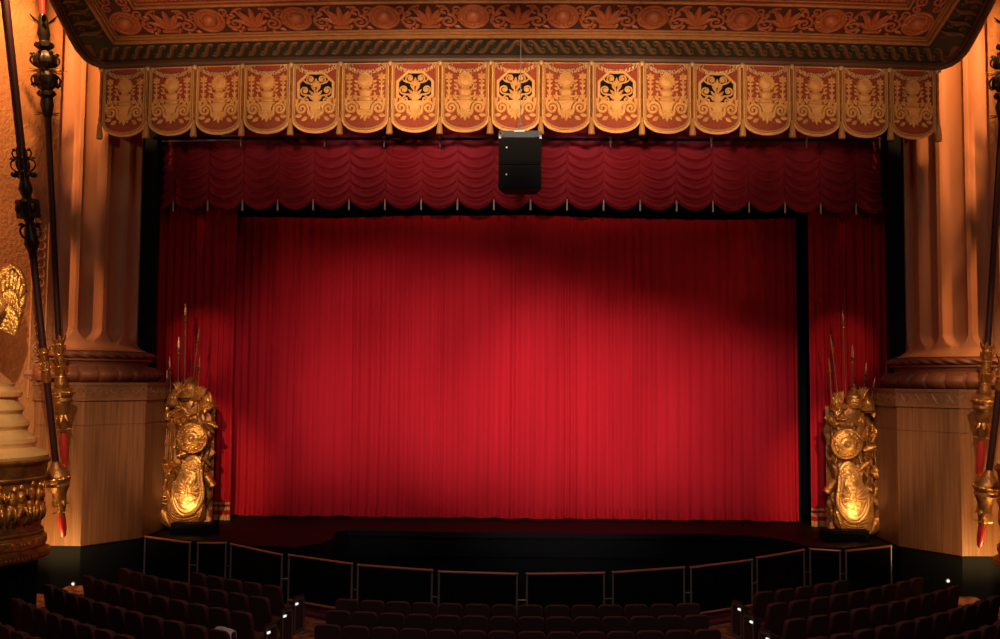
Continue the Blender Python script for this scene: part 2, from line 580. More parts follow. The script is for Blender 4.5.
def palmette(F, s=1.):
    m = MB()
    for q, L in ((-2, .42), (-1, .55), (0, .62), (1, .55), (2, .42)):
        T = F @ Matrix.Translation((0, -.28 * s, 0)) @ Matrix.Rotation(-q * radians(27), 4, 'Z')
        m.leaf(T, L * s, .075 * s, .06, .03, pw=.6)
    m.box((0, -.30 * s, .03), (.36 * s, .07 * s, .06), F)
    for d in (1, -1):
        pts = [(d * .05, -.22, .03), (d * .16, -.1, .04), (d * .25, .1, .05), (d * .33, .24, .04), (d * .40, .22, .03)]
        m.tube([tuple(c * s for c in p) for p in pts], [.03, .035, .03, .025, .02], 6, F)
    return m
for x in rx:
    rosette(frame_at(x, 1.2, .01)).build('rosette', M['sred'], band)
m = MB()
for i in range(9):
    x = (rx[i] + rx[i + 1]) / 2
    palmette(frame_at(x, 1.22, .015), .95).build('palmette', M['sred'], band)
for i in range(9):
    for d in (1, -1):
        x = (rx[i] + rx[i + 1]) / 2
        F = frame_at(x, 1.2, .02)
        m.tube([(a, b, 0) for a, b in spiral(d * .42, -.13, .19, 1.6, pi / 2, -d, 22)], [.034] * 14 + [.028] * 9, 6, F)
        m.tube([(a, b, 0) for a, b in spiral(d * .60, .20, .12, 1.3, -pi / 2, d, 18)], .026, 6, F)
        m.tube([(a, b, 0) for a, b in bez((d * .42, .06), (d * .5, .2), (d * .3, .34), (d * .18, .30), 8)], .024, 6, F)
        m.tube([(a, b, 0) for a, b in spiral(d * .30, .25, .08, 1.1, 0, d, 12)], .02, 6, F)
        for q in range(7):
            a = q * .9
            T = F @ Matrix.Translation((d * (.42 + .20 * cos(a)), -.13 + .20 * sin(a), 0)) @ Matrix.Rotation(a - pi / 2 + .6, 4, 'Z')
            m.leaf(T, .15, .045, .03, .02, 4, 4)
m.build('scrolls', M['sred'], band)
for sx in (-1, 1):                                    # the same carving runs up the two sides
    for v in (2.35, 3.45):
        rosette(frame_at(sx * (X1(v) - .54), v, .01)).build('rosette', M['sred'], band)
    m = MB()
    for v in (1.78, 2.9, 4.0):
        F = frame_at(sx * (X1(v) - .54), v, .02)
        for d in (1, -1):
            m.tube([(a, b, 0) for a, b in spiral(d * .17, 0, .15, 1.5, pi / 2, -d, 20)], .03, 6, F)
            m.tube([(a, b, 0) for a, b in spiral(d * .2, .22, .11, 1.3, -pi / 2, d, 16)], .025, 6, F)
            m.tube([(a, b, 0) for a, b in spiral(d * .2, -.22, .11, 1.3, pi / 2, -d, 16)], .025, 6, F)
    m.build('scrolls', M['sred'], band)
# ribbed inner field
m = MB().grid(lambda a, b: S(lerp(-X1(1.7) + 1.08, X1(1.7) - 1.08, a), lerp(1.74, VM - .3, b), .01), 40, 4)
for i in range(150):
    x = lerp(-8.05, 8.05, i / 149)
    m.tube([S(x - .1, 1.74, .02), S(x + .1, 2.5, .02)], .03, 5)
cb(m, 'ribbed_field', M['sred'])
# outer lip and fascia
m = MB()
path = []
for i in range(20): v = VM * (1 - i / 20) ** 1.6; path.append((-XO(v), v))
path[-1] = (-XO(.01), .01)
for i in range(41): path.append((lerp(-9.8, 9.8, i / 40), 0))
for i in range(20): v = VM * ((i + 1) / 20) ** 1.6; path.append((XO(v), v))
P3 = [S(a, b, .0) for a, b in path]
m.tube([S(a, b, .03) for a, b in path], .085, 10)
m.tube([S(a * .988, b + .05, .03) for a, b in path], .03, 8)
N = len(P3) - 1
m.grid(lambda a, b: P3[round(a * N)] + V((0, 0, .55 * b)), N, 1)
cb(m, 'lip', M['lip'])

# ------------------------------------------------------------------ gold scalloped valance
def varc(X): return 22.45 - .6 * (1 - (X / 9.85) ** 2)
VZ = 12.42
NP = 17
PW = 1.150
val = empty('scalloped_valance', (-.11, 22, VZ), 0, 'gold and red scalloped valance with rope edges and tassels under the carved soffit', 'valance')
def scallop(w, notch, depth, n=22, inset=0.):
    """panel outline, counter-clockwise in x / y (y = height)"""
    hw = w / 2 - inset
    pts = [(hw, -inset), (-hw, -inset), (-hw, -notch)]
    for i in range(1, n):
        a = pi + pi * i / n
        pts.append((hw * cos(a), -notch + (depth - inset) * (abs(sin(a)) ** .9) * -1))
    pts.append((hw, -notch))
    return pts
NOTCH, DEP = 1.30, .385
octo = lambda r, cy: [(r * cos(a) * 1.0, cy + r * .93 * sin(a)) for a in [pi / 8 + k * pi / 4 for k in range(8)]]


def volutes(F, pan):
    for d in (1, -1):
        m = MB()
        m.tube([(a, b, .035) for a, b in spiral(d * .315, -1.11, .150, 1.7, pi if d > 0 else 0, -d, 28)], [.036] * 18 + [.03] * 11, 6, F)
        m.tube([(a, b, .03) for a, b in bez((d * .165, -1.11), (d * .17, -1.32), (d * .07, -1.27), (0, -1.22), 8)], [.036, .042, .045, .045, .043, .043, .04, .04, .04], 6, F)
        m.tube([(a, b, .03) for a, b in bez((d * .44, -1.06), (d * .47, -.98), (d * .38, -.94), (d * .43, -.80), 8)], [.04, .038, .034, .03, .028, .024, .02, .016, .01], 6, F)
        for k, (x, y, r, L) in enumerate(((.43, -1.02, .3, .16), (.34, -.99, -.3, .14), (.20, -1.30, 2.2, .16), (.32, -1.27, 1.7, .16))):
            m.leaf(F @ Matrix.Translation((d * x, y, .02)) @ Matrix.Rotation(-d * r, 4, 'Z'), L, .05, .03, .02, 4, 4)
        m.build('volute', M['vgold'], pan)
    m = MB()
    for q, L in ((-3, .15), (-2, .2), (-1, .24), (0, .27), (1, .24), (2, .2), (3, .15)):
        m.leaf(F @ Matrix.Translation((0, -1.15, .03)) @ Matrix.Rotation(pi - q * .45, 4, 'Z'), L, .05, .04, .01, 4, 4, .6)
    m.prism([(-.17, -.985), (-.12, -1.07), (-.10, -1.18), (.10, -1.18), (.12, -1.07), (.17, -.985), (.23, -.95), (-.23, -.95)], .0, .06, F)
    m.build('palmette', M['vgold'], pan)


def make_panel(grille):
    p = MB().prism(scallop(PW - .02, NOTCH, DEP), -.03, .0, FRONT)
    pan = p.build('valance_panel', M['vfield'], val, smooth=False)
    # gilt border band
    m = MB().ring(scallop(PW - .02, NOTCH, DEP), scallop(PW - .02, NOTCH, DEP, inset=.075), .0, .02, FRONT)
    m.build('border_band', M['vgold'], pan)
    # twisted rope down the sides and round the scallop
    hw = PW / 2 - .085
    pts = [V((-hw, -.10 - (NOTCH - .1) * i / 110, .035)) for i in range(110)]
    for i in range(1, 100):
        a = pi + pi * i / 100
        pts.append(V((hw * cos(a), -NOTCH - (DEP - .085) * abs(sin(a)) ** .9, .035)))
    pts += [V((hw, -NOTCH + (NOTCH - .1) * i / 110, .035)) for i in range(111)]
    MB().tube(pts, .026, 8, FRONT, twist=.085).build('rope_trim', M['vrope'], pan, sharp=0)
    # bead garland across the top
    m = MB()
    for d in (1, -1):
        for i in range(13):
            t = i / 12
            x = d * lerp(.02, .53, t)
            y = -.27 + .20 * t ** 2.2
            for k in range(3):
                m.ell((x + random.uniform(-.02, .02), y + (k - 1) * .033, .03), (.022, .022, .022), 6, 4, FRONT)
        m.tube([(d * .46, -.04, .02), (d * .40, -.10, .03), (d * .33, -.06, .02), (d * .30, -.12, .02)], .016, 5, FRONT)
    m.build('bead_garland', M['pearl'], pan)
    volutes(FRONT, pan)
    if not grille:
        m = MB()
        T = FRONT @ Matrix.Translation((0, -.47, 0))
        m.lathe([(.175, 0), (.175, .03), (.16, .045), (.14, .045), (.125, .025), (.10, .03), (.05, .05), (.001, .055)], 26, T, cap=False)
        for q in range(16):
            a = 2 * pi * q / 16
            m.ell((.185 * cos(a), -.47 + .185 * sin(a), .01), (.02, .02, .02), 6, 4, FRONT)
        m.build('medallion', M['vgold'], pan)
        m = MB()                                      # urn-shaped torso and its arms
        T = FRONT @ Matrix.Translation((0, -.96, 0)) @ Matrix.Rotation(-pi / 2, 4, 'X') @ Matrix.Diagonal((1, .45, 1, 1))
        m.lathe([(.07, 0), (.15, .03), (.16, .08), (.11, .13), (.14, .19), (.16, .24), (.11, .29), (.07, .33), (.08, .36)], 18, T)
        for d in (1, -1):
            m.tube([(a, b, .03) for a, b in bez((d * .1, -.72), (d * .22, -.66), (d * .16, -.60), (d * .24, -.56), 8)], .02, 6, FRONT)
            m.tube([(a, b, .03) for a, b in bez((d * .1, -.84), (d * .20, -.88), (d * .26, -.80), (d * .21, -.75), 8)], .022, 6, FRONT)
            m.leaf(FRONT @ Matrix.Translation((d * .18, -.92, .02)) @ Matrix.Rotation(-d * .8, 4, 'Z'), .15, .04, .03, .02, 4, 4)
            for q in range(3):
                m.leaf(FRONT @ Matrix.Translation((d * .17, -.5 - .09 * q, .015)) @ Matrix.Rotation(-d * 1.3, 4, 'Z'), .10, .03, .02, .02, 4, 4)
        m.build('torso_ornament', M['vgold'], pan)
        for d in (1, -1):                             # a candelabrum at each side
            m = MB()
            T = FRONT @ Matrix.Translation((d * .375, -.92, .02)) @ Matrix.Rotation(-pi / 2, 4, 'X') @ Matrix.Diagonal((1, .6, 1, 1))
            m.lathe([(.014, 0), (.036, .03), (.018, .07), (.024, .12), (.045, .17), (.02, .22), (.018, .30), (.038, .34), (.018, .38), (.014, .54)], 10, T)
            for q in range(6):
                m.leaf(FRONT @ Matrix.Translation((d * .375, -.38, .02)) @ Matrix.Rotation(q * pi / 3, 4, 'Z'), .10, .036, .025, .01, 4, 4)
            for y in (-.52, -.62, -.74, -.86):
                for e in (1, -1):
                    m.leaf(FRONT @ Matrix.Translation((d * .375, y, .015)) @ Matrix.Rotation(e * 1.0, 4, 'Z'), .08, .026, .015, .01, 3, 3)
            m.build('candelabrum', M['vgold'], pan)
    else:
        cy = -.66
        MB().prism(octo(.43, cy), .0, .012, FRONT).build('grille_opening', M['black'], pan, smooth=False)
        m = MB().ring(octo(.47, cy), octo(.405, cy), .0, .05, FRONT)
        m.build('octagon_frame', M['vgold'], pan, smooth=False)
        m = MB()
        for d in (1, -1):
            m.tube([(a, b, .03) for a, b in spiral(d * .13, cy + .23, .10, 1.5, -pi / 2, d, 22)], .021, 6, FRONT)
            m.tube([(a, b, .03) for a, b in spiral(d * .26, cy - .03, .105, 1.5, -pi / 2, d, 22)], .021, 6, FRONT)
            m.tube([(a, b, .03) for a, b in spiral(d * .22, cy - .25, .075, 1.3, pi / 2, -d, 18)], .021, 6, FRONT)
            m.tube([(a, b, .03) for a, b in bez((d * .03, cy - .34), (d * .05, cy - .1), (d * .16, cy - .16), (d * .26, cy - .135), 8)], .024, 6, FRONT)
            m.tube([(a, b, .03) for a, b in bez((d * .02, cy - .2), (d * .03, cy + .05), (d * .03, cy + .12), (d * .13, cy + .13), 8)], .022, 6, FRONT)
            m.tube([(a, b, .03) for a, b in bez((d * .13, cy + .13), (d * .25, cy + .14), (d * .29, cy + .2), (d * .31, cy + .26), 8)], .018, 6, FRONT)
            for x, y, r in ((.26, -.03, 0), (.13, .23, 0)):
                for q in range(5):
                    m.leaf(FRONT @ Matrix.Translation((d * x, cy + y, .025)) @ Matrix.Rotation(q * 2 * pi / 5, 4, 'Z'), .06, .022, .02, .0, 3, 3)
            for y, r, L in ((-.28, .9, .2), (-.17, .8, .2), (-.05, .6, .19), (.05, .45, .15)):
                m.leaf(FRONT @ Matrix.Translation((d * .01, cy + y, .03)) @ Matrix.Rotation(-d * r, 4, 'Z'), L, .035, .03, .02, 4, 4)
        m.leaf(FRONT @ Matrix.Translation((0, cy + .05, .03)), .2, .045, .03, .02, 4, 4)
        m.prism([(-.07, cy - .40), (.07, cy - .40), (.05, cy - .28), (.09, cy - .2), (.03, cy - .1), (-.03, cy - .1), (-.09, cy - .2), (-.05, cy - .28)], .0, .068, FRONT)
        m.build('grille', M['vgold'], pan)
    return pan


proto = {False: make_panel(False), True: make_panel(True)}
index_children()
used = set()
tas = MB()
T0 = Matrix.Identity(4)
tas.lathe([(.001, -1.73), (.075, -1.73), (.078, -1.69), (.062, -1.54), (.04, -1.43), (.03, -1.41), (.045, -1.39), (.045, -1.35), (.02, -1.33)], 14, Matrix.Translation((0, -.06, 0)),
          rmod=lambda a, z, r: 1 + (.06 * sin(a * 7) if z < -1.48 else 0))
TASS = None
for i in range(NP):
    x = (i - 8) * PW
    y = varc(x)
    rz = math.atan(1.2 * x / 9.85 ** 2)
    g = i in (4, 6, 8, 10, 12)
    if g not in used:
        o = proto[g]; used.add(g)
    else:
        o = copy_tree(proto[g], val)
    o.location = (x, y - 22, 0)
    o.rotation_euler = (0, 0, rz)
    if g: o['label'] = 'panel pierced by an octagonal scroll grille'
tprot = None
for i in range(NP + 1):
    x = (i - 8.5) * PW
    y = varc(x)
    if tprot is None:
        t = tas.build('tassel', M['vrope'], val, sharp=0)
        MB().ell((0, -.07, -.09), (.062, .05, .062), 14, 10).build('rosette_knob', M['pearl'], t)
        MB().tube([(0, -.05, -.1), (0, -.05, -1.36)], .028, 8).build('hanging_cord', M['golddark'], t)
        tprot = t
        index_children()
    else:
        t = copy_tree(tprot, val)
    t.location = (x, y - 22, 0)
    t.rotation_euler = (0, 0, math.atan(1.2 * x / 9.85 ** 2))
m = MB()
pp = [V((lerp(-9.74, 9.74, i / 60), varc(lerp(-9.74, 9.74, i / 60)) - 22 - .0, .0)) for i in range(61)]
m.tube(pp, .045, 8)
m.build('head_rail', M['sleaf'], val)
for sx in (-1, 1):                                     # turned end rods of the valance
    m = MB()
    m.lathe([(.03, -1.3), (.045, -1.25), (.03, -1.2), (.03, -.15), (.06, -.1), (.075, -.04), (.05, .02), (.02, .05)], 12)
    m.lathe([(.065, -1.7), (.075, -1.65), (.05, -1.4), (.03, -1.29)], 12)
    m.build('end_rod', M['vrope'], val, (sx * 9.80, varc(9.75) - 22 - .03, 0))

# ------------------------------------------------------------------ lighting pipe just under the valance
pz = 11.12
bat = empty('lighting_pipe', (0, 24.0, pz), 0, 'black horizontal lighting pipe with clamps seen under the gold scallops', 'pipe')
MB().tube([(-9.25, 0, 0), (9.25, 0, 0)], .035, 10).build('pipe', M['black'], bat)
MB().tube([(-9.0, -.05, -.09), (-7.0, -.05, -.05)], .022, 8).build('grey_conduit', M['silver'], bat)
MB().tube([(-7.5, -.05, .06), (-7.0, -.05, .06)], .03, 8).build('grey_conduit', M['silver'], bat)
for x in (-7.0, -4.9, -3.4, -2.0, 2.25, 4.75, 7.1, 8.9):
    c = MB()
    c.box((0, 0, 0), (.05, .12, .13))
    c.tube([(0, -.06, -.05), (0, -.06, -.22)], .018, 6)
    c.tube([(-.04, -.07, .03), (.04, -.07, .03)], .02, 6)
    c.build('clamp', M['silver'] if abs(x) > 2.1 and x in (-7.0, 2.25, 4.75, 7.1) else M['post'], bat, (x, 0, 0))

# ------------------------------------------------------------------ crimson festoon (rows of swags)
NS = 21
SWW = .970
fes = empty('festoon_curtain', (-.20, 26, 9.9), 0, 'crimson festoon border of scooped swags across the top of the stage', 'curtain')
def farc(X): return 26.1 - .5 * (1 - (X / 9.9) ** 2)
TOP, HH = 2.5, 2.5
def swag_fn(u, t):
    c = 4 * u * (1 - u)
    z = TOP - t * HH - (.06 * t + .22 * min(1, 2.2 * t)) * c ** .85
    n = 9.0
    tt = t ** 1.15
    ph = (tt * n) % 1.0
    fold = (ph if ph < .72 else (1 - ph) / .28 * .72) / .72         # soft roll with a sharp tuck
    amp = (.04 + .13 * min(1, t * 1.6)) * c ** .75
    y = -amp * fold - .05 * c
    y -= .02 * sin(u * 40) * (1 - t) * .3
    return ((u - .5) * SWW, y, z)
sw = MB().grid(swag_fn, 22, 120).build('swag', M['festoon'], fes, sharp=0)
tl = MB()
tl.lathe([(.001, -.30), (.024, -.30), (.026, -.25), (.02, -.06), (.012, -.02), (.012, .02)], 8)
tl.tube([(0, -.005, 0), (0, -.005, 2.4)], .012, 5)
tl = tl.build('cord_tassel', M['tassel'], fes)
for i in range(NS):
    x = (i - 10) * SWW
    o = sw if i == 0 else sw.copy()
    if i: COL.objects.link(o)
    o.location = (x, farc(x) - 26, 0)
    o.rotation_euler = (0, 0, math.atan(x / 9.9 ** 2))
# the cords are dark velvet; only the tassels are pale
tl.data.materials.append(M['festoon'])
for p in tl.data.polygons:
    if tl.data.vertices[p.vertices[0]].co.z > .03 or tl.data.vertices[p.vertices[2]].co.z > .03: p.material_index = 1
for i in range(NS - 1):
    x = (i - 9.5) * SWW
    o = tl if i == 0 else tl.copy()
    if i: COL.objects.link(o)
    o.location = (x, farc(x) - 26 - .03, .0)

# ------------------------------------------------------------------ main red house curtain
def pleats(seed, x0, x1, pitch, n):
    rnd = random.Random(seed)
    xs = [x0]
    while xs[-1] < x1: xs.append(xs[-1] + pitch * rnd.uniform(.55, 1.5))
    am = [rnd.uniform(.4, 1.1) for _ in xs]
    def fn(x):
        k = 0
        lo, hi = 0, len(xs) - 1
        while hi - lo > 1:
            md = (lo + hi) // 2
            if xs[md] <= x: lo = md
            else: hi = md
        t = (x - xs[lo]) / (xs[hi] - xs[lo])
        a = lerp(am[lo], am[hi], t)
        return a * (.5 - .5 * cos(2 * pi * t))
    return fn
pf = pleats(3, -8.4, 8.1, .24, 0)
def curtain_y(x, z, amp=.085):
    w = .05 * mnoise.noise(V((x * .5, z * .12, 3.1)))
    xx = x + .05 * mnoise.noise(V((x * .9, z * .16, 8.0)))
    return -amp * pf(min(max(xx, -8.38), 8.05)) - w - .05 * sin(x * 1.7 + .8)
CY = 27.6
cur = empty('house_curtain', (0, CY, STG), 0, 'tall red velvet main curtain closing the whole stage opening', 'curtain')
NX, NZ = 1300, 26
def cz(v, x):                                           # slightly uneven hem
    z0 = .035 + .03 * mnoise.noise(V((x * 2.3, 0, 0)))
    return lerp(z0, 8.55 + .05 * sin(x * .55 + 2), v)
xl, xr = -8.35, 7.84
MB().grid(lambda a, b: (lerp(xl, xr, a), curtain_y(lerp(xl, xr, a), 8.6 * (.03 + .97 * b)), cz(.03 + .97 * b, lerp(xl, xr, a))), NX, NZ).build('cloth', M['velvet'], cur, sharp=0)
def hem(a, b):
    x = lerp(xl, xr, a)
    y = curtain_y(x, 0, .125) - .012 + .09 * (1 - b) * mnoise.noise(V((x * 3.5, 2, 5)))
    return (x, y - .03 * (1 - b), cz(.034 * b, x))
MB().grid(hem, NX, 5).build('hem', M['velvet'], cur, sharp=0)

# ------------------------------------------------------------------ side curtains with gold hem bands
def side_curtain(x0, x1, side, seed):
    g = pleats(seed, x0 - .2, x1 + .4, .20, 0)
    root = empty('side_curtain', ((x0 + x1) / 2, 26.85, STG), 0, f'narrow red side curtain with gold hem bands at the {side} edge of the stage', 'curtain', 'side curtains')
    cx = (x0 + x1) / 2
    def yy(x, z): return -.13 * g(min(max(x + .04 * mnoise.noise(V((x, z * .2, seed))), x0 - .15), x1 + .3))
    MB().grid(lambda a, b: (lerp(x0, x1, a) - cx, yy(lerp(x0, x1, a), 9 * b), lerp(.02, 9.2, b)), 260, 20).build('cloth', M['velvet'], root, sharp=0)
    for z0, z1 in ((.0, .15), (.27, .36), (.43, .485)):
        MB().grid(lambda a, b: (lerp(x0, x1, a) - cx, yy(lerp(x0, x1, a), 0) - .018, lerp(z0, z1, b)), 260, 1).build('gold_band' if z0 else 'fringe', M['band'], root, sharp=0)
    return root
side_curtain(-10.35, -7.88, 'left', 11)
side_curtain(7.98, 10.35, 'right', 12)

# a pale strip added for the light leaking between the right column and its curtain
m = MB()
p0, p1, p2 = PY(889.0, 303, 26.7), PY(884.5, 374, 26.7), PY(890.5, 374, 26.7)
m.prism([(p0.x - .01, p0.z), (p1.x, p1.z), (p2.x, p2.z), (p0.x + .02, p0.z)], -.02, .02, Matrix.Translation((0, 26.6, 0)) @ FRONT)
m.box(((p1.x + p2.x) / 2, 26.6, (p1.z + STG) / 2), (.12, .04, p1.z - STG))
tag(m.build('light_sliver', M['greysliver'], smooth=False), 'thin pale grey strip added for light leaking beside the right column edge', 'cloth')

# ------------------------------------------------------------------ hanging loudspeaker
SY = 21.28
spk = empty('hanging_loudspeaker', (0, SY, 9.32), 0, 'black two-box loudspeaker hanging on a cable before the middle scallop', 'loudspeaker')
def cabinet(z0, z1):
    m = MB()
    w = .475
    m.prism([(-w, 0), (w, 0), (w * .72, .62), (-w * .72, .62)], z0, z1)
    m2 = MB().box((0, -.012, (z0 + z1) / 2), (.90, .03, z1 - z0 - .06))
    c = m.build('cabinet', M['black'], spk, smooth=False)
    m2.build('grille', M['speaker'], c, smooth=False)
    MB().lathe([(.02, 0), (.02, .012), (.001, .014)], 12, Matrix.Translation((-.30, -.027, z1 - .22)) @ FRONT).build('badge', M['white'], c)
    return c
cabinet(0, .545)
cabinet(.565, 1.15)
m = MB()
m.prism([(-.46, 1.16), (.46, 1.16), (.40, 1.31), (-.40, 1.31)], -.05, .02, FRONT)
m.box((-.38, .25, 1.2), (.06, .6, .06)); m.box((.38, .25, 1.2), (.06, .6, .06))
m.build('flying_frame', M['bluegrey'], spk, smooth=False)
MB().box((-.02, -.02, 1.30), (.24, .05, .035)).build('label_plate', M['white'], spk, smooth=False)
for d in (1, -1):
    m = MB()
    m.tube([V((d * .43 + .035 * cos(a), -.03, 1.24 + .06 * sin(a))) for a in [2 * pi * q / 14 for q in range(15)]], .014, 6)
    m.box((d * .45, 0, 1.17), (.05, .06, .08))
    m.build('shackle', M['silver'], spk)
m = MB()
m.tube([V((.05 * cos(a), -.05, 1.40 + .06 * sin(a))) for a in [2 * pi * q / 16 for q in range(17)]], .014, 6)
m.build('hook_ring', M['silver'], spk)
MB().tube([(0, -.05, 1.46), (0, -.03, 12.76 - 9.32)], .012, 6).build('cable', M['post'], spk)

# ------------------------------------------------------------------ lances that flank the stage
LPX = 45.5
def lance(top, bot, kind, label, mirror):
    """top / bot: points where the photograph's frame edge and the lance tip lie; extends past the top"""
    top, bot = V(top), V(bot)
    ax = top - bot
    Lv = ax.length
    q = ax.to_track_quat('Z', 'Y')
    root = empty('ceremonial_lance', bot, 0, label, 'lance', 'ceremonial lances')
    root.rotation_mode = 'QUATERNION'
    root.rotation_quaternion = q
    y1 = 538 if kind == 'A' else 470
    zz = lambda y: (y1 - y) / y1 * Lv
    rp = lambda r: r / LPX
    def lt(lst, name, mt, n=14, rmod=None):
        m = MB().lathe([(rp(r), zz(y)) for y, r in lst][::-1], n, None, rmod=rmod)
        return m.build(name, M[mt], root)
    def scroll_arms(P_, y, h, out, n=4, r=.018, flip=1, mt='bronze'):
        m = MB()
        for k in range(n):
            T = Matrix.Rotation(2 * pi * k / n, 4, 'Z')
            z = zz(y)
            P = bez((rp(4), z - h * flip * .5), (rp(out) * 1.1, z - h * flip * .3), (rp(out) * 1.1, z + h * flip * .3), (rp(5), z + h * flip * .4), 10)
            m.tube([(a_, 0, b_) for a_, b_ in P], r, 6, T)
            m.tube([(a_, 0, b_) for a_, b_ in spiral(rp(out) * .72, z + h * flip * .33, h * .16, 1.3, 0, 1, 12)], r * .9, 6, T)
        m.tube([(rp(5) * cos(q * pi / 8), rp(5) * sin(q * pi / 8), zz(y) - h * flip * .45) for q in range(17)], r, 6)
        m.build('scroll_crest', M[mt], P_)
    def spikes(P_, y, L, n=8, r=.02, up=0.):
        m = MB()
        for k in range(n):
            a = 2 * pi * k / n
            m.tube([(0, 0, zz(y)), (rp(L) * cos(a), rp(L) * sin(a), zz(y) + up)], [r, .004], 5)
        m.build('gilt_star', M['goldlight'], P_)
    def leaves(P_, y, L, n=6, W=.05, tilt=.5, up=1, mt='gold'):
        m = MB()
        for k in range(n):
            T = Matrix.Rotation(2 * pi * k / n, 4, 'Z') @ Matrix.Translation((0, rp(4), zz(y))) @ Matrix.Rotation(up * (pi / 2 - tilt), 4, 'X')
            m.leaf(T, L, W, .02, .05, 4, 5)
        m.tube([(rp(4.3) * cos(q * pi / 8), rp(4.3) * sin(q * pi / 8), zz(y)) for q in range(17)], .02, 6)
        m.build('leaf_collar', M[mt], P_)
    def beads(P_, y, R_, n=12):
        m = MB()
        for k in range(n):
            m.ell((rp(R_), 0, zz(y)), (.035, .035, .035), 6, 4, Matrix.Rotation(k * 2 * pi / n, 4, 'Z'))
        m.tube([(rp(R_) * cos(q * pi / 12), rp(R_) * sin(q * pi / 12), zz(y)) for q in range(25)], .02, 6)
        m.build('bead_rim', M['gold'], P_)
    if kind == 'A':
        lt([(-110, 4.2), (150, 3.9)], 'shaft', 'shaft', 12)
        o = lt([(145, 3.6), (150, 5), (158, 4.2), (165, 4.6), (172, 4), (178, 5), (185, 6.8), (190, 5), (193, 4), (195, 5), (198, 8), (212, 8), (215, 5), (218, 4), (222, 4.5), (235, 6.5), (240, 7), (244, 5.4), (248, 4), (256, 3.7)], 'ornament', 'bronze', 12)
        scroll_arms(o, 150, .22, 9, 6); scroll_arms(o, 161, .34, 12, 6); scroll_arms(o, 227, .36, 11, 4, .022, 1)
        for k in range(4):
            T = Matrix.Rotation(k * pi / 2, 4, 'Z')
            MB().ell((rp(9.5), 0, zz(171)), (rp(4), rp(2), rp(3)), 10, 6, T).build('lobe', M['bronze'], o)
            MB().box((rp(8.5), 0, zz(205)), (rp(3), rp(9), rp(18)), T).ell((rp(10), 0, zz(205)), (rp(2.5), rp(3.5), rp(5)), 10, 8, T).build('boss', M['bronze'], o)
        lt([(252, 3.4), (348, 3.4)], 'shaft', 'shaft', 12)
        s = lt([(344, 3.6), (347, 4.8), (352, 4), (360, 4.6), (368, 4), (375, 4.8), (379, 3.6)], 'gilt_sleeve', 'golddark', 12)
        leaves(s, 349, .16, 6, .035, .9); scroll_arms(s, 362, .2, 5.5, 5, .014, 1, 'gold')
        lt([(377, 3.3), (464, 3.2)], 'shaft', 'shaft', 12)
        c = lt([(459, 3.4), (463, 5), (467, 8), (471, 11), (474, 12.3), (478, 12.3), (481, 10.8), (484, 11.4), (488, 9), (493, 7), (500, 6.5), (507, 5), (510, 4), (514, 3.5)], 'crown', 'golddark', 20)
        spikes(c, 511, 9, 8, .016); leaves(c, 492, .28, 8, .05, .15, -1); beads(c, 476, 12.2)
        lt([(512, 2.6), (518, 3.8), (528, 3.6), (535, 2.4), (538, .2)], 'red_tip', 'redtip', 12)
    else:
        lt([(-110, 3.2), (20, 3.0)], 'shaft', 'redtip', 12)
        o = lt([(14, 3), (18, 4.5), (26, 5), (34, 6.5), (38, 5), (41, 5), (43, 8), (47, 8), (50, 4.5), (54, 8), (58, 10.5), (63, 10.5), (67, 7), (69, 4.5), (72, 7), (76, 10.5), (82, 10.3), (86, 8), (90, 5), (92, 7.5), (95, 7.5), (97, 5.5), (104, 6.8), (112, 5), (117, 3.5)], 'ornament', 'bronze', 36,
               rmod=lambda a, z, r: 1 + .09 * cos(6 * a) * (r > .15))
        leaves(o, 24, .28, 6, .045, 1.15, 1, 'bronze')
        scroll_arms(o, 60, .34, 15, 6, .024, 1); scroll_arms(o, 80, .36, 15, 6, .024, -1)
        scroll_arms(o, 45, .14, 9.5, 6, .02); scroll_arms(o, 93, .12, 9, 6, .02); leaves(o, 112, .2, 6, .04, 1.2, -1, 'bronze')
        spikes(o, 69.5, 21, 8, .036, -.03)
        lt([(114, 3.2), (344, 2.9)], 'shaft', 'shaft', 12)
        s = lt([(338, 3.2), (342, 4.8), (350, 4.2), (362, 4.8), (370, 4.2), (379, 5.2), (383, 6.2), (386, 6), (389, 3.6)], 'gilt_sleeve', 'golddark', 12)
        leaves(s, 344, .24, 6, .045, .55); leaves(s, 354, .22, 6, .045, .5); leaves(s, 376, .26, 6, .055, .5); leaves(s, 366, .2, 5, .04, .7)
        c = lt([(386, 4), (388, 9), (390, 12), (394, 12.2), (397, 10), (400, 10.6), (403, 9), (407, 7.4), (415, 6.6), (424, 5.5), (428, 4), (432, 3.6)], 'crown', 'golddark', 20)
        spikes(c, 429, 9, 8, .016); leaves(c, 406, .34, 8, .05, .15, -1); beads(c, 392, 12.1)
        lt([(430, 3), (440, 4.2), (455, 4), (465, 2.8), (470, .2)], 'red_tip', 'redtip', 12)
    return root


def sym(p, sx): return (abs(p.x) * sx, p.y, p.z)
At, Ab = PY(5, 0, 20.2), PY(64, 538, 21.6)
Bt, Bb = PY(42, 0, 21.0), PY(65, 470, 21.85)
for sx, side in ((-1, 'left'), (1, 'right')):
    lance(sym(At, sx), sym(Ab, sx), 'A', f'long dark lance nearer the gilded statue on the {side} side of the house', sx)
    lance(sym(Bt, sx), sym(Bb, sx), 'B', f'long lance with a spiked star, nearer the stage on the {side} side', sx)

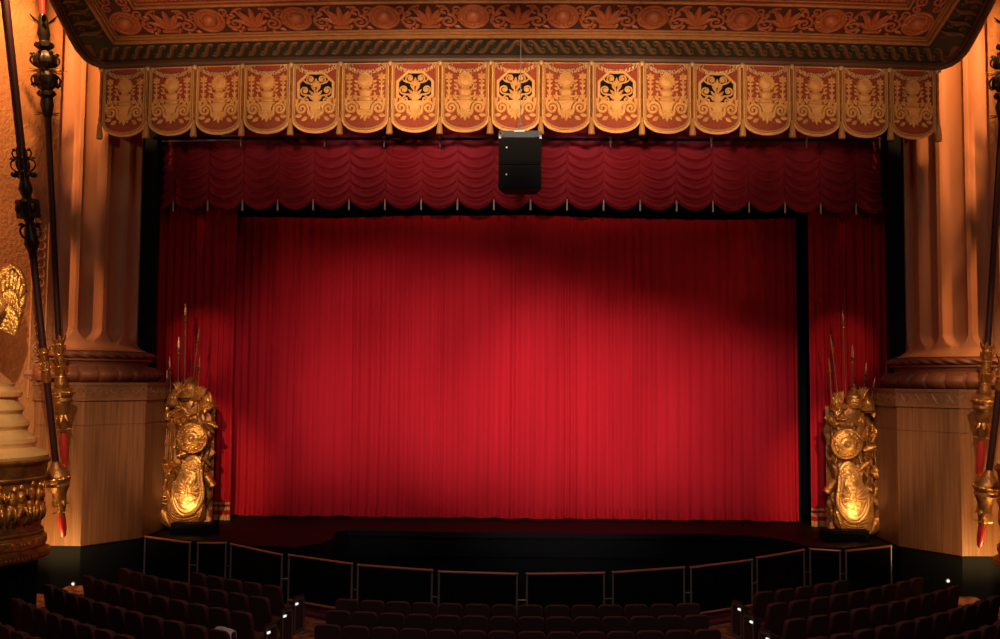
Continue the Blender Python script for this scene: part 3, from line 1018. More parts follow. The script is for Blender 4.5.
# ------------------------------------------------------------------ gilded trophies of arms
def trophy(sx, side, spears, tilt):
    """s: -1 on the left of the stage; local x runs outwards (towards the column)"""
    cx = sx * 8.55
    root = empty('trophy_of_arms', (cx, 25.35, STG), 0, f'gilded trophy of shields, helmets and spears at the {side} edge of the stage', 'sculpture', 'gilded trophies')
    X = Matrix.Diagonal((sx, 1, 1, 1))
    rnd = random.Random(5 if sx < 0 else 6)
    def part(m, name, mt, parent=None, **k):
        m.v = [(sx * x, y, z) for x, y, z in m.v]
        if sx < 0: m.f = [f_[::-1] for f_ in m.f]
        return m.build(name, M[mt], parent or root, **k)
    # carved core (drapery and packed arms), irregular outline
    m = MB()
    def core(u, v):
        z = v * 3.35
        a = lerp(pi, 2 * pi, u)
        w = .545 + .05 * sin(z * 3.1) + .04 * sin(z * 7 + 1) - .12 * max(0, z - 2.7)
        y = .34 + .05 * sin(z * 4 + 2)
        d = 1 + .22 * mnoise.noise(V((cos(a) * 3, sin(a) * 3, z * 2.6 + sx))) + .10 * mnoise.noise(V((cos(a) * 8, sin(a) * 8, z * 7)))
        return (w * cos(a) * d, y * sin(a) * d + .1, z)
    m.grid(core, 64, 90)
    m.grid(lambda u, v: (lerp(-.58, .58, u), .14, v * 3.3), 4, 6)
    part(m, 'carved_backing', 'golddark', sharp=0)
    # bundle of rods and quivers on the outer side
    m = MB()
    for k in range(6):
        x = .36 + .055 * k
        m.tube([(x + rnd.uniform(-.03, .03), -.08 - .03 * (k % 2), .05), (x + rnd.uniform(-.04, .04), -.14, rnd.uniform(1.2, 2.0)), (x + rnd.uniform(-.05, .05), -.05, rnd.uniform(2.7, 3.25))], .032, 8)
    for z in (.55, 1.35, 2.2):
        m.box((.5, -.13, z), (.40, .14, .07))
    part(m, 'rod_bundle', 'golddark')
    # drapery swags at the foot
    m = MB()
    for k in range(9):
        z = .08 + .07 * k
        P = bez((.45, -.28, z + .35), (.30, -.48, z - .12), (-.25, -.50, z - .10), (-.50, -.25, z + .30 - .02 * k), 14)
        m.tube(P, [.035 + .02 * sin(pi * q / 14) for q in range(15)], 7)
    for k in range(5):
        P = bez((-.42 + .02 * k, -.28, .85), (-.55, -.36, .6), (-.38 + .06 * k, -.40, .35), (-.30 + .10 * k, -.34, .02), 12)
        m.tube(P, .04, 7)
    m.leaf(Matrix.Translation((.3, -.36, .1)) @ Matrix.Rotation(1.2, 4, 'X') @ Matrix.Rotation(-.7, 4, 'Z'), .6, .16, .06, .05)
    part(m, 'drapery', 'gold')
    # flags, leaves and oddments packed around the shields
    for k in range(90):
        x = rnd.uniform(-.54, .56); z = rnd.uniform(.3, 3.2)
        if abs(x + .15) < .36 and (.45 < z < 1.65 or 2.05 < z < 2.65): continue
        m = MB()
        T = Matrix.Translation((x, -.26 + .16 * abs(x), z)) @ Matrix.Rotation(pi / 2, 4, 'X') @ Matrix.Rotation(rnd.uniform(0, 2 * pi), 4, 'Z') @ Matrix.Rotation(rnd.uniform(-.4, .4), 4, 'X')
        if k % 4:
            m.leaf(T, rnd.uniform(.24, .42), rnd.uniform(.05, .10), .07, .06, 5, 5)
            m.tube([(0, t_ * .3, .07 + .06 * t_ * t_) for t_ in (0, .3, .6, 1)], .014, 5, T)
            part(m, 'carved_leaf', 'gold')
        else:
            m.lathe([(.03, -.16), (.05, -.14), (.045, .1), (.06, .13), (.03, .16)], 10, T @ Matrix.Rotation(pi / 2, 4, 'X'))
            part(m, 'carved_roll', 'gold')
    # scroll block sticking out at the inner side
    m = MB()
    T = Matrix.Translation((-.58, -.2, 1.25)) @ Matrix.Rotation(.6, 4, 'Y')
    m.lathe([(.02, -.2), (.11, -.18), (.11, .16), (.13, .2), (.06, .21)], 14, T)
    part(m, 'horn', 'gold')
    m = MB()
    T = Matrix.Translation((.50, -.2, .95)) @ Matrix.Rotation(-.8, 4, 'Y')
    m.lathe([(.02, -.25), (.08, -.24), (.09, .2), (.12, .24), (.05, .25)], 14, T)
    part(m, 'horn', 'gold')
    # great cartouche shield
    tx = Matrix.Translation((-.15 if sx < 0 else -.13, -.46, 1.08)) @ Matrix.Rotation(radians(-8) * tilt, 4, 'Y') @ FRONT @ Matrix.Rotation(radians(0), 4, 'X')
    def outline(a):
        r = 1 + .16 * cos(2 * a + pi) + .10 * cos(3 * (a - pi / 2)) + .05 * cos(4 * a)
        return (.42 * r * cos(a), .62 * r * sin(a))
    def cart(u, v):
        a = 2 * pi * u
        x, y = outline(a)
        k = v
        h = .17 * (1 - k ** 2.4) + (.045 * sin(pi * min(1, (k - .8) / .2)) if k > .8 else 0)
        h += .035 * mnoise.noise(V((x * k * 9, y * k * 9, 1))) * (k < .75)
        return tx @ V((x * k, y * k, h))
    m = MB().grid(cart, 56, 26, cu=True)
    sh = part(m, 'cartouche_shield', 'goldlight', sharp=0)
    m = MB()
    o_ = [outline(2 * pi * q / 60) for q in range(61)]
    m.tube([(x * 1.0, y * 1.0, .02) for x, y in o_], .045, 8, tx)
    for d in (1, -1):
        m.tube([(a, b, .08) for a, b in spiral(d * .14, .56, .11, 1.5, pi / 2, -d, 20)], .03, 6, tx)
        m.tube([(a, b, .06) for a, b in spiral(d * .33, .05, .09, 1.3, 0, d, 16)], .026, 6, tx)
    for d in (1, -1):                                 # displayed wings, a wreath and a crest
        for q in range(5):
            m.leaf(tx @ Matrix.Translation((d * .04, .02 - .03 * q, .15)) @ Matrix.Rotation(-d * (.5 + .32 * q), 4, 'Z'), .30 - .02 * q, .04, .04, .0, 4, 5)
        m.tube([(a, b, .13) for a, b in bez((d * .03, -.36), (d * .24, -.34), (d * .26, -.12), (d * .20, .02), 10)], .024, 6, tx)
        for q in range(5):
            p_ = bez((d * .03, -.36), (d * .24, -.34), (d * .26, -.12), (d * .20, .02), 4)[q]
            m.leaf(tx @ Matrix.Translation((p_[0], p_[1], .13)) @ Matrix.Rotation(-d * .9, 4, 'Z'), .12, .035, .03, .0, 4, 4)
    m.ell((0, -.06, .15), (.055, .13, .05), 12, 8, tx)
    m.ell((.01, .12, .17), (.04, .05, .04), 10, 6, tx)
    for q in range(5):
        m.leaf(tx @ Matrix.Translation((0, .40, .10)) @ Matrix.Rotation((q - 2) * .5, 4, 'Z'), .2, .05, .04, .0, 5, 5)
    part(m, 'shield_relief', 'goldlight', sh)
    # round shield with its boss
    T = Matrix.Translation((-.20 if sx < 0 else -.24, -.44, 2.36)) @ Matrix.Rotation(radians(6), 4, 'X') @ FRONT
    m = MB().lathe([(.40, -.02), (.405, .02), (.385, .05), (.34, .05), (.325, .035), (.25, .075), (.2, .085), (.185, .07), (.15, .075), (.001, .085)], 40, T, cap=False)
    rs = part(m, 'round_shield', 'gold')
    m = MB().lathe([(.15, .07), (.15, .1), (.12, .11), (.10, .10), (.085, .14), (.05, .18), (.001, .20)], 24, T, cap=False)
    for q in range(22):
        a = 2 * pi * q / 22
        m.ell((.285 * cos(a), .285 * sin(a), .06), (.028, .028, .018), 6, 4, T)
    part(m, 'boss', 'goldlight', rs)
    # cuirass under the middle helmet
    m = MB()
    T = Matrix.Translation((-.02, -.16, 2.82)) @ Matrix.Diagonal((1, .62, 1, 1))
    m.lathe([(.20, 0), (.24, .12), (.30, .32), (.28, .45), (.17, .52), (.12, .56)], 24, T, rmod=lambda a, z, r: 1 + .04 * cos(8 * a))
    for k in range(9):
        a = pi + pi * k / 8
        m.leaf(Matrix.Translation((.23 * cos(a) - .02, .16 * sin(a) - .2, 2.84)) @ Matrix.Rotation(a + pi / 2, 4, 'Z') @ Matrix.Rotation(-pi / 2, 4, 'X'), .22, .045, .03, .02, 4, 4)
    part(m, 'cuirass', 'golddark')
    # helmets
    def helmet(x, y, z, s, face, name='helmet', closed=False):
        F = Matrix.Translation((x, y, z)) @ Matrix.Rotation(face, 4, 'Z') @ Matrix.Scale(s, 4)
        m = MB()
        m.lathe([(.17, -.16), (.185, -.12), (.19, 0), (.18, .10), (.14, .20), (.07, .265), (.001, .28)], 24, F, cap=False)
        m.lathe([(.17, -.16), (.21, -.18), (.215, -.165), (.18, -.13)], 24, F)
        if closed:
            m.lathe([(.05, .26), (.065, .30), (.035, .34), (.045, .38), (.001, .42)], 12, F)
            for z_ in (-.05, .05, .14): m.lathe([(.188 - .2 * max(0, z_ - .05), z_ - .02), (.205 - .25 * max(0, z_ - .05), z_), (.186 - .3 * max(0, z_ - .05), z_ + .02)], 24, F)
        else:
            m.tube([(0, .19 * cos(t), .04 + .27 * sin(t)) for t in [radians(-20 + 200 * q / 14) for q in range(15)]], [.02 + .035 * sin(pi * q / 14) for q in range(15)], 7, F)
            def vis(u, v):
                a = lerp(-pi / 2 - 1.0, -pi / 2 + 1.0, u)
                r = lerp(.19, .30, v)
                return F @ V((r * cos(a) * .9, r * sin(a) - .02 * v, lerp(.06, -.13, v) + .04 * abs(u - .5)))
            m.grid(vis, 12, 5)
            for d in (1, -1):
                m.leaf(F @ Matrix.Translation((d * .15, -.10, -.12)) @ Matrix.Rotation(d * .5, 4, 'Z') @ Matrix.Rotation(-pi / 2 - .2, 4, 'X'), .2, .06, .03, 0, 5, 5)
        return part(m, name, 'gold')
    if sx < 0:
        helmet(-.05, -.22, 3.52, 1.15, .5)
        helmet(.40, -.18, 3.30, .92, -.3)
        helmet(-.48, -.16, 3.25, .85, -.8)
    else:
        helmet(0.05, -.20, 3.45, 1.1, 0, closed=True)
        helmet(-.38, -.18, 3.35, .9, .5)
        helmet(.40, -.20, 3.30, .9, -.5)
    for x, z, r in ((.22, 3.45, -.2), (-.26, 3.35, .3), (.16, 3.3, .1)):       # plumes beside the helmets
        m = MB()
        for q in range(4):
            m.leaf(Matrix.Translation((x, -.2, z)) @ Matrix.Rotation(pi / 2, 4, 'X') @ Matrix.Rotation(r + (q - 1.5) * .22, 4, 'Z'), .36, .05, .04, .08, 4, 6)
        part(m, 'plume', 'goldlight')
    for (tp, bs, h) in spears:
        A = V((tp[0] - .07, -.04, tp[1] - (.06 if sx > 0 else 0))); B = V((bs[0] - .05, -.06, bs[1]))
        d = (A - B)
        L = d.length
        Q = Matrix.Translation(B) @ d.to_track_quat('Z', 'Y').to_matrix().to_4x4()
        sp = part(MB().tube([Q @ V((0, 0, 0)), Q @ V((0, 0, L - h))], .02, 8), 'spear', 'spearshaft')
        part(MB().lathe([(.02, L - h - .16), (.045, L - h - .14), (.025, L - h - .10), (.035, L - h - .05), (.055, L - h - .03), (.04, L - h), (.026, L - h + .02)], 12, Q), 'collar', 'gold', sp)
        part(MB().lathe([(.024, L - h), (.038, L - h + .10 * h / .3), (.03, L - h * .45), (.012, L - h * .12), (.001, L)], 8, Q @ Matrix.Diagonal((1, .6, 1, 1))), 'spear_tip', 'spear', sp)
    return root

# spear tips: (outward x, height above the stage) of point, of foot, length of blade
trophy(-1, 'left', [((.28, 5.86), (.22, 3.2), .34), ((-.10, 5.22), (.06, 3.2), .34), ((.43, 4.98), (.40, 3.2), .34), ((.66, 4.46), (.56, 2.8), .32), ((-.13, 4.46), (-.12, 3.3), .32), ((.72, 4.10), (.62, 2.4), .25)], 1)
trophy(1, 'right', [((-.09, 5.86), (-.06, 3.2), .34), ((-.42, 5.22), (-.22, 3.2), .34), ((.15, 4.95), (.10, 3.2), .34), ((-.46, 4.62), (-.40, 3.0), .34), ((.50, 4.50), (.36, 3.1), .32), ((.72, 4.12), (.52, 3.1), .25)], 1)

# low black floor fixtures in front of the trophies
for sx, side in ((-1, 'left'), (1, 'right')):
    root = empty('floor_light', (sx * 8.12, 24.62, STG), sx * .05, f'low black floor light box in front of the {side} gilded trophy', 'stage light', 'floor light boxes')
    MB().prism([(-.22, 0), (.22, 0), (.22, .16), (.10, .26), (-.22, .26)], -.55, .55, Matrix.Rotation(pi / 2, 4, 'Z') @ FRONT).build('housing', M['black'], root, smooth=False)
    MB().prism([(.105, .262), (.205, .172), (.20, .168), (.10, .258)], -.5, .5, Matrix.Rotation(pi / 2, 4, 'Z') @ FRONT).build('lens', M['bluegrey'], root, smooth=False)
    for d in (-1, 1):
        MB().box((d * .57, 0, .12), (.03, .1, .2)).build('bracket', M['black'], root, smooth=False)

# ------------------------------------------------------------------ statue on its drum pedestal
def drum(sx, side):
    cx, cy = sx * 11.0, 19.8
    los = atan2(-cy, -cx)
    a0, a1 = los - 2.3, los + 2.3
    root = empty('drum_pedestal', (cx, cy, 0), 0, f'round gilded drum pedestal with a frieze of figures against the {side} wall', 'pedestal', 'drum pedestals')
    R = 1.36
    m = MB()
    pr = [(1.18, 1.9), (1.2, 3.0)]
    m.lathe(pr, 90, None, a0, a1)
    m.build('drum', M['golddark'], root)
    fr = MB()                                           # relief procession
    k = 0
    a = los - 1.5
    while a < los + 1.5:
        T = Matrix.Rotation(a, 4, 'Z') @ Matrix.Translation((1.2, 0, 2.18))
        lean = .05 * sin(k * 2.1)
        h = .74 + .04 * sin(k * 1.7)
        fr.ell((.02, lean, h - .02), (.05, .055, .07), 10, 6, T)
        fr.ell((.01, lean * .6, h - .22), (.06, .085, .15), 10, 6, T)
        fr.ell((.0, lean * .3, h - .44), (.055, .10, .16), 10, 6, T)
        fr.tube([(.02, -.05, .32), (.04, -.07 - .04 * (k % 2), .15), (.02, -.08, 0)], [.05, .04, .03], 6, T)
        fr.tube([(.02, .05, .32), (.04, .06 + .04 * (k % 3), .15), (.02, .05, 0)], [.05, .04, .03], 6, T)
        e = 1 if k % 2 else -1
        fr.tube([(.03, e * .07, h - .13), (.06, e * .15, h - .25), (.03, e * .19, h - .10)], [.03, .026, .02], 6, T)
        a += .20; k += 1
    fr.build('figure_frieze', M['gold'], root, sharp=0)
    m = MB()
    m.lathe([(1.2, 2.98), (1.24, 3.0), (1.26, 3.05), (1.24, 3.08), (1.25, 3.1), (1.27, 3.3), (1.29, 3.33), (1.32, 3.36), (1.33, 3.40), (1.28, 3.44), (1.2, 3.47)], 90, None, a0, a1)
    m.build('upper_moulding', M['golddark'], root)
    m = MB()
    m.lathe([(1.22, 1.98), (1.25, 1.95), (1.24, 1.90), (1.25, 1.88), (1.27, 1.62), (1.29, 1.60), (1.33, 1.58)], 90, None, a0, a1)
    m.build('lower_band', M['golddark'], root)
    m = MB()
    a = los - 1.6
    while a < los + 1.6:
        T = Matrix.Rotation(a, 4, 'Z') @ Matrix.Translation((1.27, 0, 1.75)) @ Matrix.Rotation(pi / 2, 4, 'Z') @ FRONT
        m.tube([(p, q, 0) for p, q in spiral(0, 0, .085, 1.4, 0, 1, 14)], .018, 5, T)
        m.leaf(T @ Matrix.Translation((.11, -.08, 0)), .16, .04, .03, 0, 4, 4)
        a += .155
    a = los - 1.6
    while a < los + 1.6:
        m.ell((1.345 * cos(a), 1.345 * sin(a), 1.50), (.045, .045, .06), 7, 5)
        a += .062
    m.lathe([(1.345, 1.46), (1.36, 1.50), (1.345, 1.54)], 90, None, a0, a1)
    m.lathe([(1.262, 1.66), (1.285, 1.68), (1.285, 1.83), (1.262, 1.85)], 90, None, a0, a1)
    m.build('rosette_band', M['gold'], root)
    m = MB().lathe([(1.33, 1.58), (1.37, 1.56), (1.38, 1.5), (1.36, 1.44), (1.28, 1.42), (1.2, 1.38)], 90, None, a0, a1)
    m.build('bead_rim', M['golddark'], root)
    m = MB()                                            # dark draped foot
    m.lathe([(1.12, 1.4), (1.12, .0)], 160, None, a0, a1, rmod=lambda a, z, r: 1 + .025 * sin(a * 34))
    m.build('dark_skirt', M['blackcloth'], root, sharp=0)
    m = MB()                                            # stepped rings under the statue
    steps = [(1.27, 3.44), (1.29, 3.50), (1.24, 3.56), (1.1, 3.62), (1.02, 3.66), (1.02, 3.70), (1.06, 3.76), (1.05, 3.84), (.96, 3.90), (.88, 3.96), (.86, 4.02), (.90, 4.10), (.88, 4.18), (.78, 4.26), (.74, 4.34), (.78, 4.42), (.76, 4.50), (.68, 4.58), (.66, 4.66), (.74, 4.70), (.74, 4.78), (.62, 4.82), (.58, 4.9), (.60, 4.96), (.0, 4.97)]
    m.lathe(steps, 80, None, cap=False)
    m.build('stepped_plinth', M['stone'], root)
    # winged statue
    st = empty('winged_statue', (cx + sx * .14, cy, 4.97), 0, f'gilded winged statue standing on the drum pedestal by the {side} wall', 'statue', 'winged statues')
    f = los + pi / 2                                   # face the house
    T = Matrix.Rotation(f, 4, 'Z')
    m = MB()
    def robe(u, v):
        a = 2 * pi * u
        z = v * 2.15
        w = [.42, .38, .33, .29, .30, .34, .27, .24, .30, .36, .30, .12, .11][min(12, int(v * 12))]
        w2 = [.42, .38, .33, .29, .30, .34, .27, .24, .30, .36, .30, .12, .11][min(12, int(v * 12) + 1)]
        w = lerp(w, w2, (v * 12) % 1)
        d = 1 + (.07 * sin(9 * a + 2 * z) * (1 - v) if v < .8 else 0)
        return T @ V((w * cos(a) * d, w * .7 * sin(a) * d, z))
    m.grid(robe, 60, 60, cu=True)
    st_b = m.build('robe', M['gold'], st, sharp=0)
    m = MB()
    m.ell((0, -.02, 2.36), (.14, .17, .2), 18, 12, T)
    m.ell((0, -.19, 2.33), (.025, .04, .045), 8, 6, T)
    m.tube([(0, 0, 2.1), (0, 0, 2.25)], .085, 10, T)
    for d in (1, -1):
        m.ell((d * .05, -.15, 2.38), (.025, .02, .015), 8, 6, T)
        m.ell((d * .14, 0, 2.35), (.02, .04, .05), 8, 6, T)
    m.ell((0, -.165, 2.26), (.045, .02, .015), 8, 6, T)
    hd = m.build('head', M['goldlight'], st, sharp=0)
    m = MB()
    m.ell((0, .04, 2.42), (.165, .175, .18), 16, 10, T)
    m.ell((0, .2, 2.38), (.09, .09, .09), 10, 8, T)
    for q in range(9):
        a = pi * q / 8
        m.leaf(T @ Matrix.Translation((.15 * cos(a), -.08, 2.46 + .08 * sin(a))) @ Matrix.Rotation(pi / 2, 4, 'X') @ Matrix.Rotation(a - pi / 2, 4, 'Z'), .14, .035, .03, 0, 4, 4)
    m.build('wreathed_hair', M['gold'], hd, sharp=0)
    for d in (1, -1):
        m = MB()
        m.tube([(d * .30, 0, 1.88), (d * .42, -.08, 1.55), (d * .33, -.35, 1.42), (d * .20, -.50, 1.55)], [.10, .085, .065, .045], 10, T)
        m.ell((d * .19, -.53, 1.59), (.05, .06, .07), 8, 6, T)
        for q in range(4):
            m.tube([(d * (.16 + .02 * q), -.55, 1.62), (d * (.14 + .02 * q), -.60, 1.68), (d * (.13 + .02 * q), -.57, 1.72)], [.015, .014, .01], 6, T)
        m.build('arm', M['goldlight'], st, sharp=0)
        w = MB()
        w.tube([T @ V(p) for p in bez((d * .2, .15, 1.75), (d * .45, .25, 2.7), (d * .75, .22, 2.55), (d * .84, .18, 1.9), 12)], [.10, .12, .13, .13, .12, .11, .10, .09, .085, .08, .075, .07, .06], 8)
        for row, (n_, off) in enumerate(((13, 0), (11, -.06), (9, -.10))):
            for q in range(n_):
                t = q / (n_ - 1)
                p = V(bez((d * .24, .2, 1.80), (d * .48, .25, 2.6), (d * .74, .22, 2.50), (d * .82, .18, 1.85), n_ - 1)[q]) + V((0, off, 0))
                tip = V((d * lerp(.36, .66, t), p.y, lerp(1.15, .98, t)))
                dv = tip - p
                L = dv.length * (1, .55, .3)[row]
                F = T @ Matrix.Translation(p) @ Matrix.Rotation(pi / 2, 4, 'X') @ Matrix.Rotation(atan2(-dv.x, dv.z), 4, 'Z')
                w.leaf(F, L, .085, .05, .05, 4, 8, .5)
        w.build('wing', M['gold'], st, sharp=0)
    return root
drum(-1, 'left')
drum(1, 'right')

# ------------------------------------------------------------------ pit rail: twelve framed panels
rail_px = [((145, 536.5), (190, 542.5)), ((198, 543), (226, 543)), ((231, 544), (282, 555)), ((289, 555), (352, 564)), ((358, 565), (432, 570.5)), ((439, 571.7), (517, 574)),
           ((527, 574), (604, 573)), ((613, 572.5), (684, 567.5)), ((691, 567.5), (752, 560)), ((757, 558), (804, 550)), ((810, 549), (840, 551)), ((846, 551), (891, 546))]
RAILS = [(PZ(*a, 1.2), PZ(*b, 1.2)) for a, b in rail_px]
for i, (a, b) in enumerate(RAILS):
    w = 'from the left' if i < 6 else 'from the right'
    k = ORD[i if i < 6 else 11 - i]
    d = b - a
    L = d.length
    rz = atan2(d.y, d.x)
    mid = (a + b) / 2
    root = empty('pit_rail_panel', (mid.x, mid.y, 0), rz, f'black cloth panel of the orchestra pit rail with copper top bar, {k} {w}', 'railing', 'orchestra pit rail panels')
    MB().tube([(-L / 2 - .015, 0, 1.2), (L / 2 + .015, 0, 1.2)], .026, 8).build('top_bar', M['railwood'], root)
    MB().tube([(-L / 2, 0, .22), (L / 2, 0, .22)], .026, 8).build('bottom_bar', M['railwood'], root)
    for e in (-1, 1):
        MB().tube([(e * L / 2, 0, 0), (e * L / 2, 0, 1.2)], .021, 8).ell((e * L / 2, 0, 1.2), (.034, .034, .034), 8, 6).lathe([(.05, 0), (.05, .015), (.02, .02)], 12, Matrix.Translation((e * L / 2, 0, 0))).build('post', M['post'], root)
    MB().grid(lambda u, v: (lerp(-L / 2 + .02, L / 2 - .02, u), .012 * sin(u * 20) * v + .02, lerp(.23, 1.18, v)), 40, 4).build('cloth', M['blackcloth'], root, sharp=0)
    if i < 11:
        c = RAILS[i + 1][0]
        v = (c - b)
        lv = v.length
        dv = v.normalized()
        p0 = V((L / 2, 0, .68)); loc = Matrix.Rotation(-rz, 3, 'Z') @ v
        MB().tube([p0, p0 + loc * .90], .012, 6).build('connecting_link', M['post'], root)
# stalls floor, cut off along the pit rail
fl = [(-19, 9), (19, 9), (19, 24.6), (9.6, 24.6)] + [(p.x, p.y + .05) for pr_ in RAILS[::-1] for p in pr_[::-1]] + [(-9.6, 24.6), (-19, 24.6)]
f = MB().prism(fl, -.1, 0).build('floor', M['carpet'], smooth=False)
tag(f, kind='structure')
# kerb along the foot of the rail
m = MB()
kp = []
for a, b in RAILS: kp += [a, b]
for i in range(len(kp) - 1):
    a, b = kp[i], kp[i + 1]
    d = (b - a); L = d.length
    T = Matrix.Translation(((a.x + b.x) / 2, (a.y + b.y) / 2, 0)) @ Matrix.Rotation(atan2(d.y, d.x), 4, 'Z')
    m.box((0, .12, -.6), (L + .02, .2, 1.36), T)
    m.box((0, -.10, .03), (L + .04, .26, .06), T)
tag(m.build('trim_pit_kerb', M['kerb'], smooth=False), kind='structure')

# ------------------------------------------------------------------ theatre seats
def make_seat():
    root = empty('theatre_seat')
    w = .216
    def back_outline(hw, z0, z1, r, n=7):
        pts = [(-hw, z0), (hw, z0)]
        for i in range(n + 1):
            a = pi / 2 * i / n
            pts.append((hw - r + r * cos(a), z1 - r + r * sin(a)))
        for i in range(n + 1):
            a = pi / 2 + pi / 2 * i / n
            pts.append((-hw + r + r * cos(a), z1 - r + r * sin(a)))
        return pts
    tiltm = Matrix.Translation((0, -.02, .40)) @ Matrix.Rotation(radians(10), 4, 'X') @ FRONT
    sh = MB().prism(back_outline(w, -.12, .54, .09), .0, .045, tiltm)
    b = sh.build('backrest', M['seatshell'], root, sharp=.5)
    pad = MB().prism(back_outline(w - .015, .02, .525, .08), -.08, -.001, tiltm)
    pad.build('back_pad', M['seat'], b, sharp=.5)
    rim = MB()
    o_ = back_outline(w, -.12, .54, .09)
    rim.tube([(x, y, .022) for x, y in o_[1:] + [o_[0]]], .026, 6, tiltm)
    rim.build('edge_piping', M['seat'], b, sharp=0)
    c = MB()
    def cush(u, v):
        a = 2 * pi * u
        rx = .205 * (abs(cos(a)) ** .4) * (1 if cos(a) > 0 else -1)
        ry = .23 * (abs(sin(a)) ** .4) * (1 if sin(a) > 0 else -1)
        k = [.0, .8, .97, 1, 1, .95, .75, .0][round(v * 7)]
        z = [.355, .355, .37, .39, .43, .455, .47, .475][round(v * 7)]
        return (rx * k, .23 + ry * k, z)
    c.grid(cush, 28, 7, cu=True)
    c.build('seat_cushion', M['seat'], root, sharp=0)
    a = MB()
    a.box((-.238, .20, .60), (.034, .34, .035)).box((-.238, .17, .30), (.026, .10, .60)).box((-.238, .17, .012), (.034, .2, .024))
    a.build('armrest', M['seatshell'], root, smooth=False)
    return root
SEAT = make_seat()
index_children()
first = [True]
def seat(x, y, rz, label, group):
    if first[0]:
        o = SEAT; first[0] = False
    else:
        o = copy_tree(SEAT)
    o.location = (x, y, 0)
    o.rotation_euler = (0, 0, rz)
    tag(o, label, 'seat', group)
    return o
def end_panel(x, y, rz, label):
    side = 1 if x < 0 else -1                       # the lamp is on the aisle face
    r = empty('aisle_end_panel', (x, y, 0), rz, label, 'seat end panel', 'lit seat end panels')
    m = MB().prism([(-.02, 0), (.42, 0), (.42, .62), (.36, .72), (.0, .74), (-.02, .66)], -.02, .02, Matrix.Rotation(pi / 2, 4, 'Z') @ FRONT)
    p = m.build('panel', M['seatshell'], r, smooth=False)
    MB().ring([(-.015, .02), (.40, .02), (.40, .60), (.34, .69), (.01, .71), (-.015, .66)], [(.03, .07), (.35, .07), (.35, .58), (.31, .64), (.05, .66), (.03, .63)], -.026, .026, Matrix.Rotation(pi / 2, 4, 'Z') @ FRONT).build('metal_edge', M['endpanel'], p, smooth=False)
    MB().box((side * .032, .06, .60), (.02, .085, .036)).build('lamp', M['aislelight'], r, smooth=False)
    return r
ROWN = ['front', 'second', 'third', 'fourth', 'fifth', 'sixth']
# middle block: three rows of fourteen
for r, yc in enumerate((18.60, 17.70, 16.70)):
    Rr = 18.8
    for i in range(14):
        x = (i - 6.5) * .492
        y = yc + Rr - sqrt(Rr * Rr - x * x)
        k = f'{ORD[i]} from the left' if i < 7 else f'{ORD[13 - i]} from the right'
        seat(x, y - .10, math.asin(x / Rr), f'dark maroon theatre seat, {k}, {ROWN[r]} row of the middle block', 'seats of the middle block')
    if r < 3:
        pass
# side blocks
def dy(d): return .50 * d + .048 * d * d
PITCH = .545
base = [19.86, 18.86, 17.66, 16.41, 15.16, 13.96]
cnt = [5, 9, 10, 11, 11, 11]
for sx, side in ((-1, 'left'), (1, 'right')):
    for r in range(6):
        d = .22
        for i in range(cnt[r]):
            slope = .50 + .096 * d
            X = 4.66 + d
            Y = base[r] + dy(d)
            ang = math.atan(slope)
            n_out = 3 if r == 4 else (6 if r == 5 else 0)
            if i >= n_out and X < 9.72:
                seat(sx * X, Y - .1, sx * ang, f'dark maroon theatre seat, {ORD[i]} from the aisle, {ROWN[r]} row of the {side} block', f'seats of the {side} block')
            d += PITCH * cos(ang)
        if r < 4:
            end_panel(sx * 4.46, base[r] - .20, sx * math.atan(.5) * .6, f'grey seat end panel with a small white aisle lamp, {ROWN[r]} row of the {side} block')
# white cloth lying over an aisle seat
m = MB()
p = V((-4.86, 16.50, .925))
def drape(u, v):
    x = lerp(-.20, .20, u); t = lerp(-1, 1, v)
    z = .03 - .16 * abs(t) ** 1.6 + .03 * mnoise.noise(V((x * 9, t * 3, 1))) - .03 * (2 * abs(u - .5)) ** 3
    return (x + .02 * sin(t * 4), .09 * t + .02 * mnoise.noise(V((x * 8, t * 2, 4))), z)
m.grid(drape, 20, 16)
wc = m.build('white_cloth', M['cloth'], None, (p.x, p.y - .13, p.z + .02), sharp=0)
wc.rotation_euler = (0, 0, -.45)
mod = wc.modifiers.new('thickness', 'SOLIDIFY'); mod.thickness = .012
tag(wc, 'small white cloth lying over the back of an aisle seat in the left block', 'cloth')
# small wall lights low on the pedestal bases
for px, py, side in ((73, 584, 'left'), (948, 581, 'right')):
    p = PY(px, py, 22.58)
    r = empty('step_light', (p.x, 22.60, p.z), 0, f'tiny round white step light low on the dark {side} pedestal base', 'light', 'step lights')
    MB().lathe([(.055, 0), (.055, .02), (.04, .025)], 14, FRONT).build('bezel', M['post'], r)
    MB().lathe([(.035, .02), (.03, .03), (.001, .034)], 14, FRONT, cap=False).build('lens', M['aislelight'], r)

# ------------------------------------------------------------------ light
w = bpy.data.worlds.new('house_dark')
scn.world = w
w.use_nodes = True
w.node_tree.nodes['Background'].inputs[0].default_value = (.75, .72, .8, 1)
w.node_tree.nodes['Background'].inputs[1].default_value = .02


def spot(name, loc, target, energy, angle, blend, color, size=.1):
    l = bpy.data.lights.new(name, 'SPOT')
    l.energy = energy; l.spot_size = radians(angle); l.spot_blend = blend; l.color = color; l.shadow_soft_size = size
    o = bpy.data.objects.new(name, l)
    COL.objects.link(o)
    o.location = loc
    o.rotation_euler = (V(target) - V(loc)).to_track_quat('-Z', 'Y').to_euler()
    return o


